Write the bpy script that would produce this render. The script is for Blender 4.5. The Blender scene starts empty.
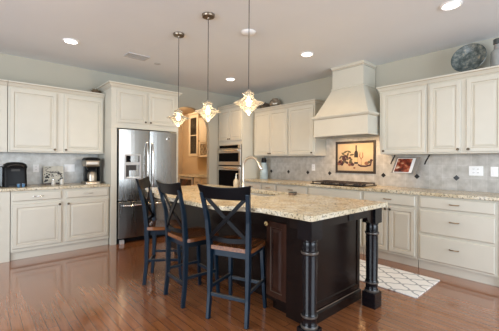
import bpy, bmesh, math, random
from mathutils import Vector, Matrix
random.seed(7)
S = bpy.context.scene
COL = S.collection
R = math.radians

# ------------------------------------------------------------------ camera
cam_d = bpy.data.cameras.new('camera')
cam = bpy.data.objects.new('camera', cam_d); COL.objects.link(cam)
cam_d.sensor_width = 36; cam_d.sensor_fit = 'HORIZONTAL'
cam_d.lens = 307.4 / 499 * 36
cam_d.shift_y = -3.8 / 499
cam_d.clip_start = 0.05
yaw, roll = R(48.34), R(0.32)
fw = Vector((math.cos(yaw), math.sin(yaw), 0)); rt = Vector((math.sin(yaw), -math.cos(yaw), 0)); up = Vector((0, 0, 1))
rt2 = rt * math.cos(roll) + up * math.sin(roll); up2 = up * math.cos(roll) - rt * math.sin(roll)
m = Matrix((rt2, up2, -fw)).transposed().to_4x4()
m.translation = (0, 0, 1.262)
cam.matrix_world = m
S.camera = cam

# ------------------------------------------------------------------ world, daylight, exposure
W = bpy.data.worlds.new('sky'); S.world = W; W.use_nodes = True
wn = W.node_tree; bg = wn.nodes['Background']
bg.inputs[0].default_value = (0.75, 0.88, 1.0, 1); bg.inputs[1].default_value = 1.2
S.view_settings.view_transform = 'Standard'; S.view_settings.look = 'None'
S.view_settings.exposure = -0.05; S.view_settings.gamma = 1.0; S.view_settings.use_curve_mapping = False
S.cycles.use_denoising = True
S.cycles.max_bounces = 10; S.cycles.diffuse_bounces = 5; S.cycles.glossy_bounces = 5
S.cycles.transmission_bounces = 8; S.cycles.transparent_max_bounces = 12
S.cycles.caustics_reflective = False; S.cycles.caustics_refractive = False
S.cycles.sample_clamp_indirect = 6

def light(name, kind, loc, energy, color, rot=(0, 0, 0), **kw):
    d = bpy.data.lights.new(name, kind); d.energy = energy; d.color = color
    for k, v in kw.items(): setattr(d, k, v)
    o = bpy.data.objects.new(name, d); COL.objects.link(o); o.location = loc; o.rotation_euler = rot
    return o
# daylight through the two window openings behind the camera
light('window_daylight', 'AREA', (1.9, -3.42, 1.45), 240, (0.76, 0.88, 1.0), (R(90), 0, 0), shape='RECTANGLE', size=4.2, size_y=2.1)
light('side_window_daylight', 'AREA', (-3.42, 1.5, 1.45), 240, (0.80, 0.90, 1.0), (R(90), 0, R(-90)), shape='RECTANGLE', size=3.4, size_y=2.1)
WARM = (1.0, 0.80, 0.56)

# ------------------------------------------------------------------ materials
def nodes_of(mat):
    mat.use_nodes = True
    nt = mat.node_tree
    return nt, nt.nodes, nt.links, nt.nodes['Principled BSDF']
def P(name, col, rough=0.5, metal=0.0, var=0.04, scale=6.0, **kw):
    """painted / plain surface with a slight procedural variation of its colour"""
    mat = bpy.data.materials.new(name); nt, n, l, b = nodes_of(mat)
    tc = n.new('ShaderNodeTexCoord'); nz = n.new('ShaderNodeTexNoise'); nz.inputs['Scale'].default_value = scale; nz.inputs['Detail'].default_value = 4
    rp = n.new('ShaderNodeValToRGB')
    rp.color_ramp.elements[0].position = 0.3; rp.color_ramp.elements[1].position = 0.7
    rp.color_ramp.elements[0].color = [c * (1 - var) for c in col] + [1]
    rp.color_ramp.elements[1].color = [min(1, c * (1 + var)) for c in col] + [1]
    l.new(tc.outputs['Object'], nz.inputs['Vector']); l.new(nz.outputs['Fac'], rp.inputs['Fac']); l.new(rp.outputs['Color'], b.inputs['Base Color'])
    b.inputs['Roughness'].default_value = rough; b.inputs['Metallic'].default_value = metal
    for k, v in kw.items(): b.inputs[k].default_value = v
    return mat
def EM(name, col, strength):
    mat = bpy.data.materials.new(name); nt, n, l, b = nodes_of(mat)
    b.inputs['Base Color'].default_value = (*col, 1); b.inputs['Emission Color'].default_value = (*col, 1); b.inputs['Emission Strength'].default_value = strength
    return mat
def GLASS(name, tint=(1, 1, 1), body=0.08, rough=0.03):
    """thin clear glass: see-through with Fresnel reflections and a faint body"""
    mat = bpy.data.materials.new(name); nt, n, l, b = nodes_of(mat)
    out = n['Material Output']; n.remove(b)
    tr = n.new('ShaderNodeBsdfTransparent'); tr.inputs[0].default_value = (*tint, 1)
    gl = n.new('ShaderNodeBsdfGlossy'); gl.inputs['Roughness'].default_value = rough
    df = n.new('ShaderNodeBsdfTranslucent'); df.inputs[0].default_value = (0.9, 0.9, 0.88, 1)
    fr = n.new('ShaderNodeLayerWeight'); fr.inputs[0].default_value = 0.35
    m1 = n.new('ShaderNodeMixShader'); m2 = n.new('ShaderNodeMixShader')
    m2.inputs[0].default_value = body
    l.new(fr.outputs['Fresnel'], m1.inputs[0]); l.new(tr.outputs[0], m1.inputs[1]); l.new(gl.outputs[0], m1.inputs[2])
    l.new(m1.outputs[0], m2.inputs[1]); l.new(df.outputs[0], m2.inputs[2]); l.new(m2.outputs[0], out.inputs[0])
    return mat
def granite(name):
    mat = bpy.data.materials.new(name); nt, n, l, b = nodes_of(mat)
    tc = n.new('ShaderNodeTexCoord')
    def ramp(src, stops):
        r = n.new('ShaderNodeValToRGB'); cr = r.color_ramp
        cr.elements[0].position, cr.elements[0].color = stops[0][0], (*stops[0][1], 1)
        cr.elements[1].position, cr.elements[1].color = stops[-1][0], (*stops[-1][1], 1)
        for p, c in stops[1:-1]:
            e = cr.elements.new(p); e.color = (*c, 1)
        l.new(src, r.inputs[0]); return r.outputs[0]
    n1 = n.new('ShaderNodeTexNoise'); n1.inputs['Scale'].default_value = 7; n1.inputs['Detail'].default_value = 8; n1.inputs['Roughness'].default_value = 0.65
    n2 = n.new('ShaderNodeTexNoise'); n2.inputs['Scale'].default_value = 55; n2.inputs['Detail'].default_value = 5; n2.inputs['Roughness'].default_value = 0.7
    v = n.new('ShaderNodeTexVoronoi'); v.inputs['Scale'].default_value = 130
    for x in (n1, n2, v): l.new(tc.outputs['Object'], x.inputs['Vector'])
    base = ramp(n1.outputs['Fac'], [(0.28, (0.44, 0.34, 0.20)), (0.43, (0.60, 0.50, 0.33)), (0.58, (0.68, 0.61, 0.46)), (0.75, (0.78, 0.74, 0.66))])
    dark = ramp(n2.outputs['Fac'], [(0.41, (0.07, 0.06, 0.05)), (0.47, (1, 1, 1))])
    fleck = ramp(v.outputs['Distance'], [(0.10, (0.45, 0.38, 0.30)), (0.30, (1, 1, 1))])
    a = n.new('ShaderNodeMix'); a.data_type = 'RGBA'; a.blend_type = 'MULTIPLY'; a.inputs[0].default_value = 0.8
    l.new(base, a.inputs[6]); l.new(dark, a.inputs[7])
    c = n.new('ShaderNodeMix'); c.data_type = 'RGBA'; c.blend_type = 'MULTIPLY'; c.inputs[0].default_value = 0.6
    l.new(a.outputs[2], c.inputs[6]); l.new(fleck, c.inputs[7])
    l.new(c.outputs[2], b.inputs['Base Color'])
    b.inputs['Roughness'].default_value = 0.22
    return mat
def planks(name):
    mat = bpy.data.materials.new(name); nt, n, l, b = nodes_of(mat)
    tc = n.new('ShaderNodeTexCoord'); mp = n.new('ShaderNodeMapping'); mp.inputs['Rotation'].default_value = (0, 0, R(90))
    l.new(tc.outputs['Object'], mp.inputs[0])
    bk = n.new('ShaderNodeTexBrick'); bk.offset = 0.37; bk.offset_frequency = 2
    bk.inputs['Color1'].default_value = (0.315, 0.115, 0.041, 1); bk.inputs['Color2'].default_value = (0.25, 0.085, 0.029, 1)
    bk.inputs['Mortar'].default_value = (0.11, 0.04, 0.016, 1)
    bk.inputs['Scale'].default_value = 1.0; bk.inputs['Mortar Size'].default_value = 0.0025; bk.inputs['Brick Width'].default_value = 1.15
    bk.inputs['Row Height'].default_value = 0.068; bk.inputs['Bias'].default_value = -0.1; bk.inputs['Mortar Smooth'].default_value = 0.2
    l.new(mp.outputs[0], bk.inputs['Vector'])
    m2 = n.new('ShaderNodeMapping'); m2.inputs['Scale'].default_value = (1.5, 26, 1); l.new(mp.outputs[0], m2.inputs[0])
    nz = n.new('ShaderNodeTexNoise'); nz.inputs['Scale'].default_value = 2.2; nz.inputs['Detail'].default_value = 6; l.new(m2.outputs[0], nz.inputs['Vector'])
    rp = n.new('ShaderNodeValToRGB'); rp.color_ramp.elements[0].position = 0.3; rp.color_ramp.elements[1].position = 0.75
    rp.color_ramp.elements[0].color = (0.78, 0.74, 0.72, 1); rp.color_ramp.elements[1].color = (1.2, 1.2, 1.18, 1); l.new(nz.outputs['Fac'], rp.inputs[0])
    mx = n.new('ShaderNodeMix'); mx.data_type = 'RGBA'; mx.blend_type = 'MULTIPLY'; mx.inputs[0].default_value = 1
    l.new(bk.outputs['Color'], mx.inputs[6]); l.new(rp.outputs[0], mx.inputs[7]); l.new(mx.outputs[2], b.inputs['Base Color'])
    rr = n.new('ShaderNodeMapRange'); rr.inputs[3].default_value = 0.10; rr.inputs[4].default_value = 0.20
    l.new(nz.outputs['Fac'], rr.inputs[0]); l.new(rr.outputs[0], b.inputs['Roughness'])
    bp = n.new('ShaderNodeBump'); bp.inputs['Strength'].default_value = 0.15; bp.inputs['Distance'].default_value = 0.002
    l.new(bk.outputs['Fac'], bp.inputs['Height']); bp.invert = True; l.new(bp.outputs[0], b.inputs['Normal'])
    b.inputs['Specular IOR Level'].default_value = 0.9; b.inputs['Coat Weight'].default_value = 0.8; b.inputs['Coat Roughness'].default_value = 0.08
    return mat
def tiles(name, axis, c1, c2, grout, y0, z0, s):
    """square stone tiles; axis = the horizontal world axis of the wall"""
    mat = bpy.data.materials.new(name); nt, n, l, b = nodes_of(mat)
    g = n.new('ShaderNodeNewGeometry'); sp = n.new('ShaderNodeSeparateXYZ'); l.new(g.outputs['Position'], sp.inputs[0])
    cb = n.new('ShaderNodeCombineXYZ'); l.new(sp.outputs[axis], cb.inputs[0]); l.new(sp.outputs['Z'], cb.inputs[1])
    mp = n.new('ShaderNodeMapping'); mp.inputs['Location'].default_value = (-y0, -z0, 0); l.new(cb.outputs[0], mp.inputs[0])
    bk = n.new('ShaderNodeTexBrick'); bk.offset = 0.0; bk.squash = 1.0
    bk.inputs['Color1'].default_value = (*c1, 1); bk.inputs['Color2'].default_value = (*c2, 1); bk.inputs['Mortar'].default_value = (*grout, 1)
    bk.inputs['Scale'].default_value = 1; bk.inputs['Brick Width'].default_value = s; bk.inputs['Row Height'].default_value = s; bk.inputs['Mortar Size'].default_value = 0.0022
    l.new(mp.outputs[0], bk.inputs['Vector'])
    nz = n.new('ShaderNodeTexNoise'); nz.inputs['Scale'].default_value = 14; nz.inputs['Detail'].default_value = 6; l.new(g.outputs['Position'], nz.inputs['Vector'])
    rp = n.new('ShaderNodeValToRGB'); rp.color_ramp.elements[0].color = (0.8, 0.78, 0.75, 1); rp.color_ramp.elements[1].color = (1.12, 1.12, 1.12, 1)
    rp.color_ramp.elements[0].position = 0.3; rp.color_ramp.elements[1].position = 0.7; l.new(nz.outputs['Fac'], rp.inputs[0])
    mx = n.new('ShaderNodeMix'); mx.data_type = 'RGBA'; mx.blend_type = 'MULTIPLY'; mx.inputs[0].default_value = 1
    l.new(bk.outputs['Color'], mx.inputs[6]); l.new(rp.outputs[0], mx.inputs[7]); l.new(mx.outputs[2], b.inputs['Base Color'])
    b.inputs['Roughness'].default_value = 0.42
    return mat
def steel(name, col=(0.36, 0.35, 0.335), rough=0.26, vertical=True):
    mat = bpy.data.materials.new(name); nt, n, l, b = nodes_of(mat)
    tc = n.new('ShaderNodeTexCoord'); mp = n.new('ShaderNodeMapping')
    mp.inputs['Scale'].default_value = (3, 3, 0.3) if vertical else (0.5, 0.5, 12)
    nz = n.new('ShaderNodeTexNoise'); nz.inputs['Scale'].default_value = 3; nz.inputs['Detail'].default_value = 3
    l.new(tc.outputs['Object'], mp.inputs[0]); l.new(mp.outputs[0], nz.inputs['Vector'])
    mr = n.new('ShaderNodeMapRange'); mr.inputs[3].default_value = rough * 0.8; mr.inputs[4].default_value = rough * 1.25
    l.new(nz.outputs['Fac'], mr.inputs[0]); l.new(mr.outputs[0], b.inputs['Roughness'])
    b.inputs['Base Color'].default_value = (*col, 1); b.inputs['Metallic'].default_value = 1
    return mat
def wood(name, c1, c2, rough=0.3, sc=(2, 30, 30), spec=0.5):
    mat = bpy.data.materials.new(name); nt, n, l, b = nodes_of(mat)
    tc = n.new('ShaderNodeTexCoord'); mp = n.new('ShaderNodeMapping'); mp.inputs['Scale'].default_value = sc
    nz = n.new('ShaderNodeTexNoise'); nz.inputs['Scale'].default_value = 2; nz.inputs['Detail'].default_value = 6
    rp = n.new('ShaderNodeValToRGB'); rp.color_ramp.elements[0].position = 0.3; rp.color_ramp.elements[1].position = 0.7
    rp.color_ramp.elements[0].color = (*c1, 1); rp.color_ramp.elements[1].color = (*c2, 1)
    l.new(tc.outputs['Object'], mp.inputs[0]); l.new(mp.outputs[0], nz.inputs['Vector']); l.new(nz.outputs['Fac'], rp.inputs[0]); l.new(rp.outputs[0], b.inputs['Base Color'])
    b.inputs['Roughness'].default_value = rough; b.inputs['Specular IOR Level'].default_value = spec
    return mat

M = {}
M['cream'] = P('cream_paint', (0.61, 0.582, 0.495), 0.38, var=0.02)
M['glaze'] = P('antique_glaze', (0.46, 0.39, 0.29), 0.5, var=0.1)
M['ceil'] = P('ceiling_paint', (0.73, 0.755, 0.775), 0.9, var=0.015, scale=1.5)
M['wall'] = P('greige_paint', (0.46, 0.435, 0.36), 0.85, var=0.02, scale=2)
M['trimwhite'] = P('white_trim_paint', (0.78, 0.78, 0.77), 0.5, var=0.01)
M['tan'] = P('tan_paint', (0.62, 0.46, 0.28), 0.8, var=0.04, scale=2)
M['floor'] = planks('hardwood_planks')
M['granite'] = granite('granite')
M['tileR'] = tiles('backsplash_tile', 'Y', (0.50, 0.48, 0.445), (0.45, 0.43, 0.40), (0.57, 0.555, 0.53), 1.166, 1.0715, 0.1556)
M['tileL'] = tiles('backsplash_tile_pale', 'X', (0.62, 0.625, 0.61), (0.585, 0.59, 0.575), (0.67, 0.67, 0.66), 0.2, 1.0715, 0.1556)
M['steel'] = steel('brushed_steel')
M['steelh'] = steel('brushed_steel_horizontal', (0.72, 0.70, 0.66), 0.42, False)
M['chrome'] = P('chrome', (0.75, 0.74, 0.72), 0.14, 1.0, var=0.01)
M['nickel'] = P('brushed_nickel', (0.62, 0.56, 0.48), 0.34, 1.0, var=0.02)
M['bronze'] = P('antique_bronze', (0.10, 0.075, 0.05), 0.4, 0.8, var=0.1)
M['pullbronze'] = P('aged_brass', (0.30, 0.20, 0.11), 0.35, 0.9, var=0.1)
M['canopy'] = P('dark_nickel', (0.26, 0.21, 0.16), 0.35, 0.9, var=0.05)
M['brass'] = P('bright_brass', (0.85, 0.62, 0.30), 0.25, 1.0, var=0.05)
M['black'] = P('black_plastic', (0.007, 0.007, 0.008), 0.38, var=0.1, **{'Specular IOR Level': 0.18})
M['blackglass'] = P('black_glass', (0.004, 0.004, 0.005), 0.08, var=0.05, **{'Specular IOR Level': 0.25})
M['ovenglass'] = P('oven_window', (0.004, 0.004, 0.005), 0.4, var=0.05, **{'Specular IOR Level': 0.03})
M['nickeldark'] = P('dark_brushed_nickel', (0.42, 0.36, 0.29), 0.38, 1.0, var=0.02)
M['iron'] = P('cast_iron', (0.03, 0.024, 0.02), 0.5, var=0.2)
M['grate'] = P('brown_iron', (0.055, 0.035, 0.025), 0.45, var=0.2)
M['island'] = wood('espresso_wood', (0.006, 0.0035, 0.003), (0.012, 0.006, 0.005), 0.26, (8, 8, 1.2), 0.25)
M['islandedge'] = P('rubbed_sheen_edge', (0.10, 0.065, 0.045), 0.35, var=0.1)  # rubbed line on the door; on the baseboard it paints a reflection
M['post'] = P('black_lacquer', (0.005, 0.005, 0.007), 0.2, var=0.1, **{'Specular IOR Level': 0.35})
M['postring'] = P('worn_ring', (0.07, 0.055, 0.045), 0.3, var=0.2)
M['islanddoor'] = wood('mahogany_stain', (0.026, 0.010, 0.007), (0.052, 0.021, 0.013), 0.26, (10, 10, 1.5), 0.3)
M['stoolpaint'] = P('navy_black_paint', (0.004, 0.0135, 0.026), 0.3, var=0.15, **{'Specular IOR Level': 0.25})
M['stoolback'] = P('ebony_paint', (0.0035, 0.004, 0.0055), 0.28, var=0.1, **{'Specular IOR Level': 0.14})
M['seat'] = wood('seat_wood', (0.10, 0.030, 0.009), (0.24, 0.085, 0.026), 0.22, (3, 22, 22))
M['rail'] = P('rail_sheen', (0.09, 0.075, 0.06), 0.3, var=0.2)  # pale tone painting the reflection on stretcher tops
M['glass'] = GLASS('pendant_glass', (1, 0.99, 0.96), 0.17, 0.22)
M['acrylic'] = GLASS('clear_acrylic', (0.97, 0.98, 1), 0.30, 0.2)
M['cabglass'] = GLASS('cabinet_glass', (0.5, 0.4, 0.3), 0.02)
M['bulb'] = EM('bulb_glow', (1.0, 0.74, 0.40), 26)
M['lamp'] = EM('downlight_lens', (1.0, 0.93, 0.80), 9)
M['hoodlamp'] = EM('hood_lamp', (1.0, 0.78, 0.48), 8)
M['white'] = P('white_plastic', (0.90, 0.90, 0.90), 0.4, var=0.01)
M['offwhite'] = P('ivory_ceramic', (0.50, 0.42, 0.30), 0.3, var=0.05)
M['diamond'] = P('black_accent_tile', (0.012, 0.010, 0.010), 0.3, var=0.2)
M['vent'] = P('vent_enamel', (0.50, 0.50, 0.50), 0.5, var=0.02)
M['woodtan'] = wood('honey_wood', (0.66, 0.50, 0.31), (0.74, 0.58, 0.38), 0.4, (12, 12, 1.5))

# ------------------------------------------------------------------ mesh helpers
class MB:
    def __init__(s): s.bm = bmesh.new(); s.mi = 0
    def face(s, vs, mi=None):
        try:
            f = s.bm.faces.new(vs); f.material_index = s.mi if mi is None else mi; return f
        except ValueError: return None
    def box(s, x0, x1, y0, y1, z0, z1, rz=0, c=None):
        pts = [(x, y, z) for z in (z0, z1) for y in (y0, y1) for x in (x0, x1)]
        v = [s.bm.verts.new(p) for p in pts]
        for q in ((0, 2, 3, 1), (4, 5, 7, 6), (0, 1, 5, 4), (2, 6, 7, 3), (0, 4, 6, 2), (1, 3, 7, 5)): s.face([v[i] for i in q])
        if rz:
            cc = Vector(c or ((x0 + x1) / 2, (y0 + y1) / 2, 0))
            bmesh.ops.rotate(s.bm, verts=v, cent=cc, matrix=Matrix.Rotation(rz, 3, 'Z'))
        return v
    def rings(s, rr, cap0=True, cap1=True, mis=None, closed=True):
        """loft through lists of points; mis gives a material index for every band"""
        L = [[s.bm.verts.new(p) for p in r] for r in rr]
        n = len(L[0])
        for i in range(len(L) - 1):
            for j in range(n if closed else n - 1):
                s.face([L[i][j], L[i][(j + 1) % n], L[i + 1][(j + 1) % n], L[i + 1][j]], None if mis is None else mis[i])
        if cap0: s.face(L[0][::-1])
        if cap1: s.face(L[-1])
        return L
    def lathe(s, prof, c=(0, 0, 0), n=24, axis='z', cap0=True, cap1=True, mis=None):
        rr = []
        for r, h in prof:
            ring = []
            for k in range(n):
                a = 2 * math.pi * k / n; u, w = r * math.cos(a), r * math.sin(a)
                p = {'z': (u, w, h), 'y': (u, h, -w), 'x': (h, u, w)}[axis]
                ring.append((c[0] + p[0], c[1] + p[1], c[2] + p[2]))
            rr.append(ring)
        s.rings(rr, cap0, cap1, mis)
    def tube(s, pts, r, n=10, cap=True):
        pts = [Vector(p) for p in pts]; rr = []
        t0 = (pts[1] - pts[0]).normalized(); a = Vector((0, 0, 1)) if abs(t0.z) < 0.9 else Vector((1, 0, 0))
        nrm = t0.cross(a).normalized()
        for i, p in enumerate(pts):
            t = (pts[min(i + 1, len(pts) - 1)] - pts[max(i - 1, 0)]).normalized()
            nrm = (nrm - t * nrm.dot(t)).normalized(); b = t.cross(nrm)
            q = r[i] if isinstance(r, (list, tuple)) else r
            rr.append([tuple(p + (nrm * math.cos(2 * math.pi * k / n) + b * math.sin(2 * math.pi * k / n)) * q) for k in range(n)])
        s.rings(rr, cap, cap)
    def bar(s, pts, w, d, wdir):
        """rectangular section swept along pts; wdir = direction of the width w"""
        pts = [Vector(p) for p in pts]; rr = []
        for i, p in enumerate(pts):
            t = (pts[min(i + 1, len(pts) - 1)] - pts[max(i - 1, 0)]).normalized()
            wd = Vector(wdir[i] if isinstance(wdir, list) else wdir); wd = (wd - t * wd.dot(t)).normalized(); dd = t.cross(wd)
            ww = w[i] if isinstance(w, (list, tuple)) else w; de = d[i] if isinstance(d, (list, tuple)) else d
            rr.append([tuple(p + wd * a * ww / 2 + dd * b * de / 2) for a, b in ((-1, -1), (1, -1), (1, 1), (-1, 1))])
        s.rings(rr)
    def prism(s, outline, axis, a, b, holes=()):
        """extrude a (possibly holed) 2-D outline along an axis from a to b"""
        def P3(u, v, t): return {'z': (u, v, t), 'y': (u, t, v), 'x': (t, u, v)}[axis]
        loops = [list(outline)] + [list(h) for h in holes]
        for t in (a, b):
            ed = []
            for L in loops:
                vs = [s.bm.verts.new(P3(u, v, t)) for u, v in L]
                ed += [s.bm.edges.new((vs[i], vs[(i + 1) % len(vs)])) for i in range(len(vs))]
            r = bmesh.ops.triangle_fill(s.bm, edges=ed, use_beauty=True, use_dissolve=False)
            for f in r['geom']:
                if isinstance(f, bmesh.types.BMFace): f.material_index = s.mi
        for L in loops:
            for i in range(len(L)):
                p, q = L[i], L[(i + 1) % len(L)]
                s.face([s.bm.verts.new(P3(*p, a)), s.bm.verts.new(P3(*q, a)), s.bm.verts.new(P3(*q, b)), s.bm.verts.new(P3(*p, b))])
        bmesh.ops.remove_doubles(s.bm, verts=s.bm.verts, dist=1e-5)
    def panel(s, x0, x1, z0, z1, y=0.0, t=0.02, mp=0, mg=1, rail=0.047, raised=True):
        """cabinet door facing -Y: frame, glazed groove and raised centre panel"""
        def rc(i, yy): return [(x0 + i, yy, z0 + i), (x1 - i, yy, z0 + i), (x1 - i, yy, z1 - i), (x0 + i, yy, z1 - i)]
        f = y - t
        rr = [rc(0, y), rc(0, f + .004), rc(.004, f), rc(rail - .004, f), rc(rail, f + .006), rc(rail + .004, f + .008), rc(rail + .010, f + .008)]
        ms = [mp, mp, mp, mg, mp, mp]
        if raised: rr += [rc(rail + .032, f + .002), rc(rail + .034, f + .0015)]; ms += [mp, mp]
        s.rings(rr, True, True, ms)
    def slab(s, x0, x1, z0, z1, y=0.0, t=0.02):
        def rc(i, yy): return [(x0 + i, yy, z0 + i), (x1 - i, yy, z0 + i), (x1 - i, yy, z1 - i), (x0 + i, yy, z1 - i)]
        s.rings([rc(0, y), rc(0, y - t + .008), rc(.010, y - t), rc(.014, y - t)], True, True, [0, 0, 0])
    def build(s, name, mats, parent=None, smooth=False, off=None, bevel=0, loc=None, rz=0):
        if off: bmesh.ops.translate(s.bm, verts=s.bm.verts, vec=off)
        bmesh.ops.recalc_face_normals(s.bm, faces=s.bm.faces)
        me = bpy.data.meshes.new(name); s.bm.to_mesh(me); s.bm.free()
        for mt in (mats if isinstance(mats, (list, tuple)) else [mats]): me.materials.append(mt)
        o = bpy.data.objects.new(name, me); COL.objects.link(o)
        if smooth:
            for p in me.polygons: p.use_smooth = True
            if hasattr(me, 'set_sharp_from_angle'): me.set_sharp_from_angle(angle=R(40))
        if bevel:
            b = o.modifiers.new('bevel', 'BEVEL'); b.width = bevel; b.segments = 2; b.limit_method = 'ANGLE'; b.angle_limit = R(40)
        if parent: o.parent = parent
        if loc: o.location = loc
        if rz: o.rotation_euler.z = rz
        return o
def tag(o, label, cat, group=None):
    o['label'] = label; o['category'] = cat
    if group: o['group'] = group
    return o
def thing(name, label, cat, loc=(0, 0, 0), rz=0, group=None):
    o = bpy.data.objects.new(name, None); COL.objects.link(o); o.location = loc; o.rotation_euler = (0, 0, rz); o.empty_display_size = 0.1
    return tag(o, label, cat, group)
def struct(o): o['kind'] = 'structure'; return o
def dup(root, loc, rz, label=None, group=None):
    def cp(o, parent):
        c = o.copy(); COL.objects.link(c); c.parent = parent
        for ch in o.children: cp(ch, c)
        return c
    kids = list(root.children)
    r = root.copy(); COL.objects.link(r); r.location = loc; r.rotation_euler = (0, 0, rz)
    for ch in kids: cp(ch, r)
    if label: r['label'] = label
    if group: r['group'] = group
    return r

# ------------------------------------------------------------------ the room
YL, XR, ZC = 5.46, 4.56, 2.74          # wall planes and ceiling
X0, Y0 = -3.5, -3.5
b = MB(); b.box(X0 - .15, XR + .15, Y0 - .15, 8.15, -0.1, 0); struct(b.build('floor', M['floor']))
b = MB(); b.box(X0 - .15, XR + .15, Y0 - .15, YL + .15, ZC, ZC + .1); struct(b.build('ceiling', M['ceil']))
# wall behind the fridge, with the arched opening
AX, AR, AZ = 3.21, 0.50, 1.865
arc = [(AX - AR * math.cos(t), AZ + AR * math.sin(t)) for t in [math.pi * k / 24 for k in range(25)]]
outl = [(X0 - .15, 0), (AX - AR, 0)] + arc + [(AX + AR, 0), (XR + .15, 0), (XR + .15, ZC), (X0 - .15, ZC)]
b = MB(); b.prism(outl, 'y', YL, YL + .09); struct(b.build('wall_left', M['wall']))
b = MB(); b.box(XR, XR + .15, Y0 - .15, YL, 0, ZC); struct(b.build('wall_right', M['wall']))
def rect(x0, x1, z0, z1): return [(x0, z0), (x1, z0), (x1, z1), (x0, z1)]
b = MB(); b.prism(rect(X0 - .15, XR + .15, 0, ZC), 'y', Y0 - .15, Y0, [rect(-.2, 4.0, .4, 2.5)]); struct(b.build('wall_back', M['wall']))
b = MB(); b.prism(rect(Y0, YL, 0, ZC), 'x', X0 - .15, X0, [rect(-.2, 3.2, .4, 2.5)]); struct(b.build('wall_far_side', M['wall']))
def window(name, axis, a0, a1, z0, z1, p0, p1):
    b = MB(); w = .06
    b.prism(rect(a0, a1, z0, z1), axis, p0, p1, [rect(a0 + w, (a0 + a1) / 2 - w / 2, z0 + w, z1 - w), rect((a0 + a1) / 2 + w / 2, a1 - w, z0 + w, z1 - w)])
    struct(b.build(name, M['trimwhite']))
window('window_1', 'y', -.2, 4.0, .4, 2.5, Y0 - .12, Y0 - .04)
window('window_2', 'x', -.2, 3.2, .4, 2.5, X0 - .12, X0 - .04)
# the pantry passage behind the arch
b = MB(); b.box(4.50, 4.60, YL + .09, 8.1, 0, 2.62); struct(b.build('wall_pantry_right', M['tan']))
b = MB(); b.box(2.40, 2.50, YL + .09, 8.1, 0, 2.62); struct(b.build('wall_pantry_left', M['tan']))
b = MB(); b.box(2.50, 4.50, 8.0, 8.1, 0, 2.62); struct(b.build('wall_pantry_end', M['tan']))
b = MB(); b.box(2.40, 4.60, YL + .09, 8.1, 2.62, 2.72); struct(b.build('ceiling_pantry', M['tan']))
# backsplashes
b = MB(); b.prism([(-.2, .915), (4.64, .915), (4.64, 1.371), (3.11, 1.371), (3.11, 1.66), (2.015, 1.66), (2.015, 1.371), (-.2, 1.371)], 'x', XR - .010, XR - .0002); bs = struct(b.build('wall_right_backsplash', M['tileR']))
b = MB(); b.box(-.2, 1.50, YL - .010, YL, .915, 1.375); struct(b.build('wall_left_backsplash', M['tileL']))
for y in (.699, 1.166, 1.633, 2.1, 3.034, 3.501, 3.968, 4.435):
    b = MB(); d = .036
    b.prism([(y - d, 1.0715), (y, 1.0715 - d), (y + d, 1.0715), (y, 1.0715 + d)], 'x', XR - .014, XR - .0095)
    b.build('accent_tile', M['diamond'], bs)

# ------------------------------------------------------------------ cabinets
LW, RW = 0.0, R(-90)      # facing -Y (fridge wall) and facing -X (range wall)
def add_knob(parent, x, z, y=-.02, mat=None, off=None, s=1.0):
    b = MB(); b.lathe([(.006 * s, 0), (.006 * s, -.012), (.014 * s, -.016), (.016 * s, -.022), (.011 * s, -.028), (.002, -.029)], (x, y, z), 12, 'y')
    return b.build('knob', mat or M['bronze'], parent, True, off)
def add_pull(parent, x, z, y=-.02, w=.10, mat=None, off=None):
    b = MB()
    b.tube([(x - w / 2, y, z), (x - w / 2, y - .022, z), (x - w / 2 + .012, y - .028, z), (x + w / 2 - .012, y - .028, z), (x + w / 2, y - .022, z), (x + w / 2, y, z)], .0055, 8)
    return b.build('handle', mat or M['pullbronze'], parent, True, off)
def crown_moulding(root, w, d, z, h, pl, pr, off, mats, p=.05):
    def rg(q, zz): return [(-q * pl, -q, zz), (w + q * pr, -q, zz), (w + q * pr, d, zz), (-q * pl, d, zz)]
    b = MB(); k = h / .075
    b.rings([rg(.004, z), rg(.010, z + .010 * k), rg(.010, z + .016 * k), rg(.018, z + .028 * k), rg(.036, z + .050 * k), rg(p - .004, z + .056 * k), rg(p, z + .062 * k), rg(p, z + .075 * k)],
            mis=[0, 1, 0, 0, 1, 0, 0])
    b.build('crown_moulding', mats, root, off=off)
def cabinet(name, label, loc, rz, w, d, z0, z1, doors=(), drawers=(), crown=None, toe=None, group=None, cat='cabinet', body_mat=None, holes=None):
    root = thing(name, label, cat, (loc[0], loc[1], z0), rz, group); off = (0, 0, -z0)
    paint = [body_mat or M['cream'], M['glaze']]
    zb = z0 + (.105 if toe else 0)
    b = MB(); b.box(.001, w - .001, 0, d, zb, z1); b.build('body', paint, root, off=off, bevel=.002)
    if toe:
        b = MB(); b.box(.003, w - .003, .028, .05, z0 + .001, zb); b.build('toe_kick', paint, root, off=off)
        b = MB(); b.box(.001, w - .001, -.006, 0, zb, zb + .022); b.build('base_trim', paint, root, off=off)
    for dr in doors:
        x0, x1, a0, a1 = dr[:4]
        b = MB(); b.panel(x0, x1, a0, a1, -.001); o = b.build('door', paint, root, off=off)
        if len(dr) > 4 and dr[4]: add_knob(o, dr[4][0], dr[4][1], -.021, off=off)
    for dr in drawers:
        x0, x1, a0, a1 = dr[:4]
        b = MB(); b.slab(x0, x1, a0, a1, -.001); o = b.build('drawer', paint, root, off=off)
        if len(dr) > 4 and dr[4]: add_pull(o, (x0 + x1) / 2, dr[4][1], -.021, dr[4][2], dr[4][0], off)
    if crown: crown_moulding(root, w, d, z1, crown[0], crown[1], crown[2], off, paint)
    return root
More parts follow.
